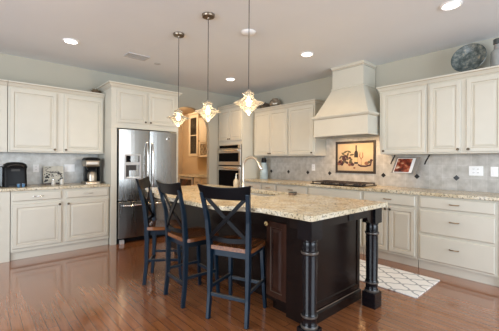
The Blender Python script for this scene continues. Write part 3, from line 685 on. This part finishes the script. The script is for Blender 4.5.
b = MB(); b.rings([rrect(.095, -.11, .14, .262, .02), rrect(.10, -.12, .14, .275, .02), rrect(.10, -.12, .14, .345, .02), rrect(.097, -.115, .14, .352, .02)]); b.build('brew_head', M['nickeldark'], cm, True)
b = MB(); b.box(-.07, .06, -.124, -.121, .295, .33); b.build('control_panel', P('pale_panel', (.62, .58, .52), .3), cm, bevel=.002)
b = MB(); b.rings([rrect(.098, -.118, .14, .353, .03), rrect(.10, -.11, .14, .372, .03), rrect(.08, -.08, .12, .398, .03), rrect(.02, -.02, .05, .402, .01)]); b.build('lid', M['black'], cm, True)
b = MB(); b.rings([rrect(.06, -.085, .02, .21, .03), rrect(.075, -.10, .025, .255, .03)]); b.build('filter_basket', M['black'], cm, True)
cf = thing('steel_carafe', 'brushed steel carafe with black handle inside the drip coffee maker', 'carafe', (1.325, 5.103, ZK + .0345))
b = MB(); b.lathe([(.060, 0), (.066, .006), (.068, .09), (.060, .13), (.045, .148)], (0, 0, 0), 28); b.build('body', M['nickeldark'], cf, True)
b = MB(); b.lathe([(.046, .1485), (.048, .155), (.044, .168), (.001, .170)], (0, 0, 0), 28); b.build('lid', M['black'], cf, True)
b = MB(); b.tube([(-.05, -.02, .150), (-.085, -.035, .145), (-.092, -.038, .10), (-.082, -.034, .04), (-.062, -.025, .02)], .010, 8); b.build('handle', M['black'], cf, True)

# ------------------------------------------------------------------ blue bottle on the far counter
bt = thing('water_dispenser_bottle', 'tall pale blue bottle with black pump top near the oven tower', 'bottle', (4.36, 4.46, ZK))
b = MB(); b.lathe([(.075, 0), (.082, .01), (.078, .16), (.07, .24), (.055, .30), (.05, .33), (.001, .33)], (0, 0, 0), 24); b.build('body', P('pale_blue_glass', (.42, .52, .55), .12, var=.12), bt, True)
b = MB(); b.lathe([(.052, .3305), (.056, .345), (.056, .38), (.048, .385), (.05, .41), (.04, .425), (.001, .426)], (0, 0, 0), 24); b.tube([(0, 0, .40), (-.04, -.02, .42), (-.07, -.035, .405)], .008, 8); b.build('pump_top', M['black'], bt, True)

# ------------------------------------------------------------------ island
IX0, IX1, IY0, IY1 = 1.60, 2.69, 1.20, 3.905
edge = [(IX1, IY0), (IX1, IY1), (IX0 + .14, IY1), (IX0 + .02, IY1 - .10), (IX0, IY1 - .20)]
for k in range(13):
    t = k / 12; y = 3.45 - (3.45 - 1.66) * t
    s = min(1, min(t, 1 - t) / .22); s = s * s * (3 - 2 * s)
    edge.append((IX0 - .20 * s, y))
edge += [(IX0, IY0 + .02), (IX0 + .02, IY0)]
SX0, SX1, SY0, SY1 = 2.17, 2.57, 2.20, 2.86
b = MB(); b.prism(edge, 'z', .877, .914, [[(SX0, SY0), (SX1, SY0), (SX1, SY1), (SX0, SY1)]])
tag(b.build('island_countertop', M['granite'], bevel=.005), 'cream speckled granite top covering the dark island', 'countertop')
isl = thing('kitchen_island', 'dark espresso wooden island cabinet with turned corner posts', 'kitchen island', (1.715, 1.30, 0))
def io(o): return o
OF = (-1.715, -1.30, 0)
im = [M['island'], M['islandedge']]
IB = [(1.87, 1.465), (2.655, 1.465), (2.655, 3.85), (1.97, 3.85), (1.97, 1.862), (1.87, 1.862)]
# body: two blocks, leaving knee room on the stool side
b = MB(); b.prism(IB, 'z', .10, .69); b.prism(IB, 'z', .6901, .876, [[(SX0 - .01, SY0 - .01), (SX1 + .01, SY0 - .01), (SX1 + .01, SY1 + .01), (SX0 - .01, SY1 + .01)]])
b.build('body', im, isl, off=OF)
b = MB(); b.prism([(1.93, 1.52), (2.60, 1.52), (2.60, 3.80), (2.02, 3.80), (2.02, 1.85), (1.93, 1.85)], 'z', .001, .0995); b.build('plinth', im, isl, off=OF)
# end panel facing the posts: frame with recessed field
b = MB(); b.panel(1.85, 2.665, .10, .80, 1.464, .018, 0, 0, .05, False); b.build('end_panel', im, isl, off=OF)
b = MB(); b.rings([[(x0, y0, z), (x1, y0, z), (x1, 1.4645, z), (x0, 1.4645, z)] for x0, x1, y0, z in ((1.845, 2.675, 1.434, .001), (1.845, 2.675, 1.434, .075), (1.852, 2.668, 1.442, .088), (1.852, 2.668, 1.446, .094))], mis=[0, 0, 1])  # pale top band paints the reflection on the ledge
b.build('baseboard', im, isl, off=OF)
# narrow side panel between end and door
b = MB(); b.box(1.848, 1.869, 1.447, 1.630, .03, .876); b.build('side_stile', im, isl, off=OF)
# door facing the stools side (-X)
b = MB(); b.panel(0, .225, .135, .762, 0, .02, 0, 1, .05); o = b.build('door', [M['islanddoor'], M['islandedge']], isl, loc=(1.869 - 1.715, 1.858 - 1.30, 0), rz=RW)
b = MB()
b.lathe([(.006, 0), (.006, -.014), (.010, -.018), (.010, -.03), (.001, -.032)], (.022, -.021, .742), 12, 'y')
for k in range(6):
    a = k * math.pi / 3; b.lathe([(.009, -.018), (.010, -.024), (.005, -.030), (.001, -.031)], (.022 + .013 * math.cos(a), -.021, .742 + .013 * math.sin(a)), 8, 'y')
k_ = b.build('knob', M['brass'], o, True); k_['label'] = 'bright brass flower-shaped knob'
# aprons under the top, with curved brackets at the posts
def apron(u0, u1, zt=.876, zb=.80, drop=.06, run=.10):
    L = [(u0, zt), (u1, zt), (u1, zb - drop)]
    for k in range(1, 9): t = k / 8; L.append((u1 - run * math.sin(t * math.pi / 2) , zb - drop + drop * (1 - math.cos(t * math.pi / 2))))
    for k in range(0, 8): t = 1 - k / 8; L.append((u0 + run * math.sin(t * math.pi / 2), zb - drop + drop * (1 - math.cos(t * math.pi / 2))))
    L.append((u0, zb - drop)); return L
b = MB(); b.prism(apron(1.7755, 2.5515), 'y', 1.268, 1.292); b.build('apron', im, isl, off=OF)
b = MB(); b.prism(rect(1.3565, 1.464, .79, .876), 'x', 1.69, 1.715); b.build('apron', im, isl, off=OF)
b = MB(); b.prism(rect(1.3565, 1.464, .79, .876), 'x', 2.60, 2.625); b.build('apron', im, isl, off=OF)
b = MB(); b.box(2.155, 2.225, 1.262, 1.2675, .805, .865); oo = b.build('outlet_plate', M['black'], isl, off=OF)
def post(cx_, cy_):
    q = .060
    b = MB(); b.box(cx_ - q, cx_ + q, cy_ - q, cy_ + q, .735, .876); 
    b.box(cx_ - q, cx_ + q, cy_ - q, cy_ + q, .001, .130)
    b.lathe([(.054, .736), (.054, .722), (.048, .716), (.051, .70), (.051, .66), (.058, .652)], (cx_, cy_, 0), 28, cap0=False, cap1=False)
    b.mi = 1; b.lathe([(.058, .652), (.060, .644), (.058, .636)], (cx_, cy_, 0), 28, cap0=False, cap1=False); b.mi = 0
    b.lathe([(.058, .636), (.051, .628), (.052, .60), (.049, .24), (.051, .226), (.056, .220)], (cx_, cy_, 0), 28, cap0=False, cap1=False)
    b.mi = 1; b.lathe([(.056, .220), (.058, .213), (.056, .206)], (cx_, cy_, 0), 28, cap0=False, cap1=False); b.mi = 0
    b.lathe([(.056, .206), (.050, .198), (.051, .160), (.055, .150)], (cx_, cy_, 0), 28, cap0=False, cap1=False)
    b.mi = 1; b.lathe([(.055, .150), (.060, .142), (.058, .131)], (cx_, cy_, 0), 28, cap0=False, cap1=False)
    b.build('post', [M['post'], M['postring']], isl, True, off=OF)
post(1.715, 1.300); post(2.612, 1.305)
# sink, faucet, soap
sk = thing('island_sink', 'steel undermount sink basin in the granite island top', 'sink', (2.37, 2.53, .70))
b = MB()
hx, hy = .199, .329
def sr(i, z): return [(-hx + i, -hy + i, z), (hx - i, -hy + i, z), (hx - i, hy - i, z), (-hx + i, hy - i, z)]
b.rings([sr(0, .175), sr(.004, .175), sr(.010, .02), sr(.03, .008)], cap0=False); b.rings([sr(0, .175), sr(0, .0)], cap0=False)
b.build('basin', M['steelh'], sk)
b = MB(); b.lathe([(.04, .009), (.04, .013), (.0, .010)], (0, 0, 0), 16); b.build('drain', M['chrome'], sk)
fc = thing('gooseneck_faucet', 'tall brushed nickel gooseneck faucet arching over the island sink', 'faucet', (2.615, 3.06, ZK), R(-78))
b = MB(); b.lathe([(.030, 0), (.030, .006), (.024, .012), (.022, .06), (.017, .07)], (0, 0, 0), 20); b.build('base', M['nickel'], fc, True)
b = MB(); pts = [(0, 0, .07), (0, 0, .28)] + [(.125 - .125 * math.cos(t), 0, .28 + .125 * math.sin(t)) for t in [math.pi * k / 14 * .86 for k in range(1, 15)]]
b.tube(pts, .0165, 12); b.build('spout', M['nickel'], fc, True)
p1 = Vector(pts[-1]); dd = (p1 - Vector(pts[-2])).normalized()
b = MB(); b.tube([p1, p1 + dd * .03, p1 + dd * .09, p1 + dd * .10], [.018, .022, .024, .018], 12); b.build('spray_head', M['nickel'], fc, True)
b = MB(); b.tube([(.0, -.02, .045), (.0, -.05, .055), (.0, -.085, .10)], [.009, .007, .006], 8); b.build('lever', M['nickel'], fc, True)
sp = thing('soap_bottle', 'ivory soap bottle standing beside the gooseneck faucet', 'soap bottle', (2.60, 3.19, ZK))
b = MB(); b.lathe([(.032, 0), (.036, .006), (.036, .08), (.028, .105), (.014, .12), (.013, .135), (.001, .135)], (0, 0, 0), 20); b.build('body', M['offwhite'], sp, True)
b = MB(); b.lathe([(.014, .1355), (.014, .15), (.006, .152), (.006, .185), (.001, .186)], (0, 0, 0), 14); b.tube([(0, 0, .182), (.02, -.02, .186), (.035, -.035, .178)], .005, 8); b.build('pump', M['nickel'], sp, True)
# small dark things lying by the sink
sg = thing('dish_sponge', 'small dark scrub sponge lying on granite beside the sink', 'sponge', (2.50, 2.12, ZK), R(20))
b = MB(); b.box(-.05, .05, -.03, .03, 0, .022); b.build('sponge', P('brown_sponge', (.17, .11, .07), .8, var=.4, scale=50), sg, bevel=.006)
b = MB(); b.box(-.05, .05, -.03, .03, .0222, .03); b.build('scrub_pad', P('scrub_pad', (.06, .06, .05), .9, var=.4, scale=70), sg, bevel=.003)

# ------------------------------------------------------------------ bar stools (local +x = the way the sitter faces)
def make_stool(label, loc, rz):
    st = thing('bar_stool', label, 'bar stool', loc, rz, 'stools along the island')
    # seat: rounded saddle
    b = MB(); n = 9; top = []; bot = []
    for k in range(n):
        u = -.195 + .36 * k / (n - 1); hw = .205 - .012 * k / (n - 1)
        if k in (0, n - 1): hw -= .022
        row = []; rowb = []
        for j in range(11):
            v = -hw + 2 * hw * j / 10; dish = .012 * (1 - (v / hw) ** 2) * math.sin(math.pi * k / (n - 1)); ed = .006 if (j in (0, 10) or k in (0, n - 1)) else 0
            row.append((u, v, .598 - dish - ed)); rowb.append((u, v, .560))
        top.append(row); bot.append(rowb)
    T = [[b.bm.verts.new(p) for p in r] for r in top]; B = [[b.bm.verts.new(p) for p in r] for r in bot]
    for i in range(n - 1):
        for j in range(10): b.face([T[i][j], T[i + 1][j], T[i + 1][j + 1], T[i][j + 1]]); b.face([B[i][j], B[i][j + 1], B[i + 1][j + 1], B[i + 1][j]])
    for i in range(n - 1): b.face([T[i][0], B[i][0], B[i + 1][0], T[i + 1][0]]); b.face([T[i][10], T[i + 1][10], B[i + 1][10], B[i][10]])
    for j in range(10): b.face([T[0][j], T[0][j + 1], B[0][j + 1], B[0][j]]); b.face([T[-1][j], B[-1][j], B[-1][j + 1], T[-1][j + 1]])
    b.build('seat', M['seat'], st, True)
    b = MB(); b.prism([(-.165, -.16), (.135, -.155), (.135, .155), (-.165, .16)], 'z', .505, .5595, [[(-.145, -.14), (.115, -.135), (.115, .135), (-.145, .14)]]); b.build('seat_frame', M['stoolpaint'], st)
    for sy in (-1, 1):
        # rear leg continues up as a back post, swept back and outwards
        b = MB(); b.bar([(-.205, sy * .172, 0), (-.185, sy * .170, .20), (-.180, sy * .172, .45), (-.184, sy * .174, .60), (-.205, sy * .184, .80), (-.240, sy * .196, .945), (-.262, sy * .203, 1.02)],
                        [.030, .032, .036, .038, .034, .032, .030], [.034, .036, .042, .042, .034, .030, .026], (0, 1, 0)); b.build('leg', M['stoolpaint'], st, bevel=.004)
        b = MB(); b.bar([(.165, sy * .170, 0), (.150, sy * .163, .20), (.135, sy * .155, .45), (.130, sy * .152, .5595)], [.028, .030, .034, .036], [.028, .030, .034, .036], (0, 1, 0)); b.build('leg', M['stoolpaint'], st, bevel=.004)
    def bow(v, w): return -.018 * (1 - (v / w) ** 2)          # the back curves around the sitter
    # wide top rail, dipping at the middle
    rr = []
    for j in range(13):
        v = -.232 + .464 * j / 12; c = bow(v, .232); q = 1 - (v / .232) ** 2
        zt = 1.085 - .020 * q; zb = .972 - .004 * q; xb, xt = -.238 + c, -.275 + c
        wv = v if abs(v) < .2 else v
        ins = .020 * (abs(v) / .232) ** 3 * (1 if v > 0 else -1)
        rr.append([(xb - .011, v - ins, zb), (xt - .011, v, zt), (xt + .011, v, zt), (xb + .011, v - ins, zb)])
    b = MB(); b.rings(rr); b.build('top_rail', M['stoolback'], st, bevel=.004)
    # crossed back slats
    for sg_ in (1, -1):
        pts = []
        for k in range(9):
            t = k / 8; v = sg_ * (-.165 + .335 * t); z = .652 + (.975 - .652) * t
            x = -.188 - (.238 - .188) * ((z - .652) / .323) ** 1.4 + bow(v, .18) * .9 + (.007 if sg_ > 0 else -.007)
            pts.append((x, v, z))
        b = MB(); b.bar(pts, .030, .011, (0, .65, -.75 * sg_)); b.build('cross_slat', M['stoolback'], st)
    b = MB(); b.bar([(-.186 + bow(v, .17), v, .655 - .012 * (1 - (v / .17) ** 2)) for v in [-.166 + .332 * k / 8 for k in range(9)]], .012, .036, (1, 0, 0)); b.build('lower_rail', M['stoolback'], st)
    # stretchers, each with a pale strip painting the reflection along its top
    b = MB(); b.bar([(-.187, -.158, .195), (-.187, .158, .195)], .018, .024, (1, 0, 0)); s1 = b.build('stretcher', M['stoolpaint'], st)
    b = MB(); b.bar([(-.187, -.152, .2085), (-.187, .152, .2085)], .018, .0022, (1, 0, 0)); c_ = b.build('sheen_strip', M['rail'], s1)
    b = MB(); b.bar([(.151, -.150, .215), (.151, .150, .215)], .018, .024, (1, 0, 0)); s1 = b.build('stretcher', M['stoolpaint'], st)
    b = MB(); b.bar([(.151, -.146, .2285), (.151, .146, .2285)], .018, .0022, (1, 0, 0)); b.build('sheen_strip', M['rail'], s1)
    for sy in (-1, 1):
        b = MB(); b.bar([(-.168, sy * .170, .245), (.135, sy * .163, .245)], .016, .022, (0, 1, 0)); s1 = b.build('stretcher', M['stoolpaint'], st)
        b = MB(); b.bar([(-.168, sy * .170, .2575), (.135, sy * .163, .2575)], .016, .0022, (0, 1, 0)); b.build('sheen_strip', M['rail'], s1)
    return st
st1 = make_stool('cross-backed dark stool nearest the island door, its back fully in view', (1.655, 1.985, .001), R(23))
dup(st1, (1.545, 2.518, .001), R(-2), 'middle cross-backed dark stool of the three at the island')
dup(st1, (1.555, 3.067, .001), R(-37), 'cross-backed dark stool in front of the fridge, seen from its side')

# ------------------------------------------------------------------ rug
rm = bpy.data.materials.new('trellis_weave'); nt, n_, l_, pb = nodes_of(rm)
tc = n_.new('ShaderNodeTexCoord'); sp_ = n_.new('ShaderNodeSeparateXYZ'); l_.new(tc.outputs['Object'], sp_.inputs[0])
def mth(op, a, b_=None):
    m_ = n_.new('ShaderNodeMath'); m_.operation = op
    for i, v in enumerate((a, b_)):
        if v is None: continue
        if isinstance(v, (int, float)): m_.inputs[i].default_value = v
        else: l_.new(v, m_.inputs[i])
    return m_.outputs[0]
# ogee trellis: zero lines of cos(u) + cos(v) warped a little
kx, ky = 2 * math.pi / .20, 2 * math.pi / .26
cu = mth('COSINE', mth('MULTIPLY', sp_.outputs['X'], kx)); cv = mth('COSINE', mth('MULTIPLY', sp_.outputs['Y'], ky))
c3 = mth('COSINE', mth('MULTIPLY', sp_.outputs['Y'], ky * 3))
f = mth('ABSOLUTE', mth('ADD', mth('ADD', cu, cv), mth('MULTIPLY', c3, 0.22)))
rp = n_.new('ShaderNodeValToRGB'); rp.color_ramp.elements[0].position = .24; rp.color_ramp.elements[1].position = .34
rp.color_ramp.elements[0].color = (.40, .395, .385, 1); rp.color_ramp.elements[1].color = (.86, .83, .78, 1)
l_.new(f, rp.inputs[0]); l_.new(rp.outputs[0], pb.inputs['Base Color']); pb.inputs['Roughness'].default_value = .95
b = MB(); b.box(-.325, .325, -.75, .75, 0, .010)
tag(b.build('runner_rug', rm, bevel=.003, loc=(3.385, 1.845, .0006)), 'white runner rug with grey trellis pattern on the wood floor', 'rug')

# ------------------------------------------------------------------ pendants
def make_pendant(label, x, y):
    pn = thing('pendant_lamp', label, 'pendant lamp', (x, y, 1.68), 0, 'glass pendants over the island')
    b = MB(); b.lathe([(.064, 1.0595), (.064, 1.042), (.058, 1.034), (.012, 1.030), (.008, 1.015)], (0, 0, 0), 28); b.build('canopy', M['canopy'], pn, True)
    b = MB(); b.tube([(0, 0, 1.02), (0, 0, .19)], .0035, 8); b.build('cord', M['iron'], pn, True)
    b = MB(); b.lathe([(.006, .20), (.014, .19), (.017, .155), (.015, .135), (.001, .134)], (0, 0, 0), 16); b.build('socket', M['nickel'], pn, True)
    prof = [(.020, .186), (.026, .178), (.050, .166), (.053, .160), (.047, .153), (.040, .145), (.045, .130), (.060, .114), (.090, .099), (.120, .089), (.131, .085), (.131, .081), (.108, .077), (.084, .064), (.064, .042), (.038, .016), (.020, .002), (.016, -.006), (.009, -.012), (.001, -.014)]
    b = MB(); b.lathe(prof, (0, 0, 0), 40, cap0=False, cap1=False); b.build('glass_shade', M['glass'], pn, True)
    b = MB(); b.lathe([(.010, .133), (.012, .12), (.017, .10), (.020, .082), (.017, .066), (.009, .057), (.001, .056)], (0, 0, 0), 18); b.build('bulb', M['bulb'], pn, True)
    return pn
pn1 = make_pendant('glass pendant lamp hanging before the white side of the oven tower', 1.743, 1.975)
dup(pn1, (1.743, 2.595, 1.68), 0, 'middle glass pendant lamp, hanging before the arched opening')
dup(pn1, (1.752, 3.215, 1.68), 0, 'glass pendant lamp hanging beside the fridge cabinet')
for y in (1.975, 2.595, 3.215):
    light('pendant_light', 'POINT', (1.745, y, 1.645), 12, (1.0, .70, .38), shadow_soft_size=.04)

# ------------------------------------------------------------------ ceiling fittings
def downlight(x, y, label, watts=6):
    d = thing('recessed_light', label, 'ceiling light', (x, y, ZC - .014), 0, 'recessed ceiling lights')
    b = MB(); b.lathe([(.090, .0135), (.090, .006), (.078, .0), (.070, .004), (.070, .0135)], (0, 0, 0), 32); b.build('trim_ring', M['white'], d, True)
    b = MB(); b.lathe([(.069, .010), (.05, .006), (.001, .005)], (0, 0, 0), 32); b.build('lens', M['lamp'], d, True)
    light('recessed_light_beam', 'SPOT', (x, y, ZC - .03), watts, (1.0, .65, .31), (0, 0, 0), spot_size=R(150), spot_blend=.9, shadow_soft_size=.07)
downlight(.87, 4.306, 'round lit ceiling light in front of the coffee cabinets')
downlight(3.317, .902, 'largest round lit ceiling light, over the three-drawer cabinet')
downlight(3.377, 2.625, 'round lit ceiling light before the range hood', 24)
downlight(3.396, 4.341, 'round lit ceiling light before the oven tower', 62)
sd = thing('smoke_detector', 'white unlit disc on the ceiling behind the nearest pendant cord', 'smoke detector', (2.314, 2.63, ZC - .026))
b = MB(); b.lathe([(.075, .0255), (.075, .014), (.066, .005), (.03, .0), (.001, .0)], (0, 0, 0), 28); b.build('cover', M['white'], sd, True)
b = MB(); b.lathe([(.082, .0256), (.082, .018), (.0755, .017)], (0, 0, 0), 28, cap1=False); b.build('mounting_ring', M['white'], sd, True)
cv_ = thing('ceiling_vent', 'grey louvred air vent on the ceiling before the fridge', 'vent', (1.69, 4.30, ZC - .012), R(0))
b = MB(); b.prism(rect(-.15, .15, -.10, .10), 'z', 0, .0115, [rect(-.125, .125, -.075, .075)]); b.build('frame', M['vent'], cv_)
b = MB()
for k in range(7): b.box(-.124, .124, -.070 + .021 * k, -.057 + .021 * k, .003, .0055)
b.build('slats', M['vent'], cv_)
b = MB(); b.box(-.126, .126, -.076, .076, .0085, .0112); b.build('backing', P('duct_grey', (.25, .25, .25), .7), cv_)
sk2 = thing('sprinkler_cover', 'small flat disc on the ceiling near the vent and fridge', 'sprinkler', (2.05, 4.42, ZC - .006))
b = MB(); b.lathe([(.045, .0055), (.045, .002), (.04, 0), (.001, 0)], (0, 0, 0), 24); b.build('disc', M['vent'], sk2, True)
b = MB(); b.lathe([(.05, .0056), (.05, .0042), (.0455, .004)], (0, 0, 0), 24, cap1=False); b.build('rim', M['vent'], sk2, True)

# ------------------------------------------------------------------ pantry passage seen through the arch
pw = M['woodtan']; pm2 = [pw, M['glaze']]
PXU, PXB = 4.20, 3.90
pc = thing('glass_door_cabinet', 'tall honey-coloured glass-door cabinet seen through the arch', 'cabinet', (PXU, 7.12, 1.372), RW)
b = MB(); b.prism(rect(0, .48, 0, 1.10), 'y', 0, .29, [rect(.05, .43, .05, 1.05)]); b.build('body', pm2, pc)
b = MB(); b.box(.05, .43, .28, .29, .05, 1.05); b.build('back_panel', pm2, pc)
for z in (.36, .70):
    b = MB(); b.box(.0505, .4295, .02, .279, z, z + .018); b.build('shelf', pm2, pc)
b = MB(); b.prism(rect(.02, .46, .02, 1.08), 'y', -.022, -.001, [rect(.09, .39, .09, .55), rect(.09, .39, .57, 1.01)]); dd_ = b.build('door', pm2, pc, bevel=.002)
b = MB(); b.box(.091, .389, -.014, -.010, .091, 1.009); b.build('glass', M['cabglass'], dd_)
b = MB(); b.box(-.03, .48, -.03, .29, 1.101, 1.15); b.build('crown_moulding', pm2, pc, bevel=.01)
wr = thing('wine_rack_cabinet', 'honey-coloured cabinet with crossed wine rack seen through the arch', 'cabinet', (PXU, 6.635, 1.372), RW)
b = MB(); b.prism(rect(0, .38, 0, .94), 'y', 0, .29, [rect(.04, .34, .05, .33)]); b.build('body', pm2, wr)
b = MB(); b.box(.0405, .3395, .275, .289, .0505, .3295); b.build('back_panel', M['iron'], wr)
b = MB(); b.panel(.02, .36, .36, .92, -.001); o = b.build('door', pm2, wr); add_knob(o, .05, .40, -.021)
b = MB()
for k in range(-2, 3):
    for s_ in (1, -1):
        u0 = .04 + k * .14 if s_ > 0 else .34 - k * .14
        p0 = Vector((u0, .01, .05)); p1 = Vector((u0 + s_ * .28, .01, .33))
        # clip to the opening
        ts = [0, 1]
        for lim in (.042, .338):
            t = (lim - p0.x) / (p1.x - p0.x)
            if (p1.x - p0.x > 0) == (lim < .2): ts[0] = max(ts[0], t)
            else: ts[1] = min(ts[1], t)
        if ts[1] - ts[0] > .1: b.bar([p0.lerp(p1, ts[0]), p0.lerp(p1, ts[1])], .014, .012, (0, 1, 0))
b.build('lattice', pm2, wr)
b = MB(); b.box(0, .38, -.03, .29, .941, .98); b.build('crown_moulding', pm2, wr, bevel=.01)
cabinet('pantry_base_cabinet', 'honey-coloured drawer cabinet in the passage beyond the arch', (PXB, 6.385, 0), RW, .72, .59, 0, .876,
        [(.02, .35, .135, .66, (.32, .6)), (.37, .70, .135, .66, (.40, .6))], [(.02, .35, .69, .86, (M['pullbronze'], .775, .08)), (.37, .70, .69, .86, (M['pullbronze'], .775, .08))], toe=True, body_mat=pw)
wc = thing('wine_cooler', 'dark glass-fronted under-counter cooler in the passage beyond the arch', 'wine cooler', (PXB, 7.09, 0), RW)
b = MB(); b.box(0, .70, 0, .58, .001, .872); b.build('body', M['black'], wc)
b = MB(); b.prism(rect(.01, .69, .10, .865), 'y', -.03, -.001, [rect(.07, .63, .16, .82)]); o = b.build('door', M['steelh'], wc, bevel=.003)
b = MB(); b.box(.071, .629, -.02, -.012, .161, .819); b.build('glass', P('amber_glass', (.06, .022, .012), .08, var=.6, scale=9), o)
b = MB(); b.tube([(.05, -.03, .25), (.05, -.07, .27), (.05, -.07, .72), (.05, -.03, .74)], .010, 8); b.build('handle', M['chrome'], o, True)
b = MB(); b.box(PXB - .03, 4.499, 5.665, 7.10, .877, .914)
tag(b.build('pantry_countertop', M['granite'], bevel=.005), 'short granite countertop in the passage beyond the arch', 'countertop')
pl_ = thing('pantry_added_lamp', 'added flush lamp, out of view, brightening the passage beyond the arch', 'ceiling light', (3.3, 6.9, 2.54))  # fixture added out of view to light the passage
b = MB(); b.lathe([(.12, .079), (.12, .06), (.11, .055)], (0, 0, 0), 24); b.build('base', M['nickel'], pl_, True)
b = MB(); b.lathe([(.11, .0545), (.10, .025), (.06, .006), (.001, 0)], (0, 0, 0), 24); b.build('shade', EM('added_lamp_glow', (1, .72, .4), 4), pl_, True)
light('pantry_fill_light', 'POINT', (3.3, 6.9, 2.45), 44, (1.0, .90, .74), shadow_soft_size=.12)  # added warm light that brightens the passage
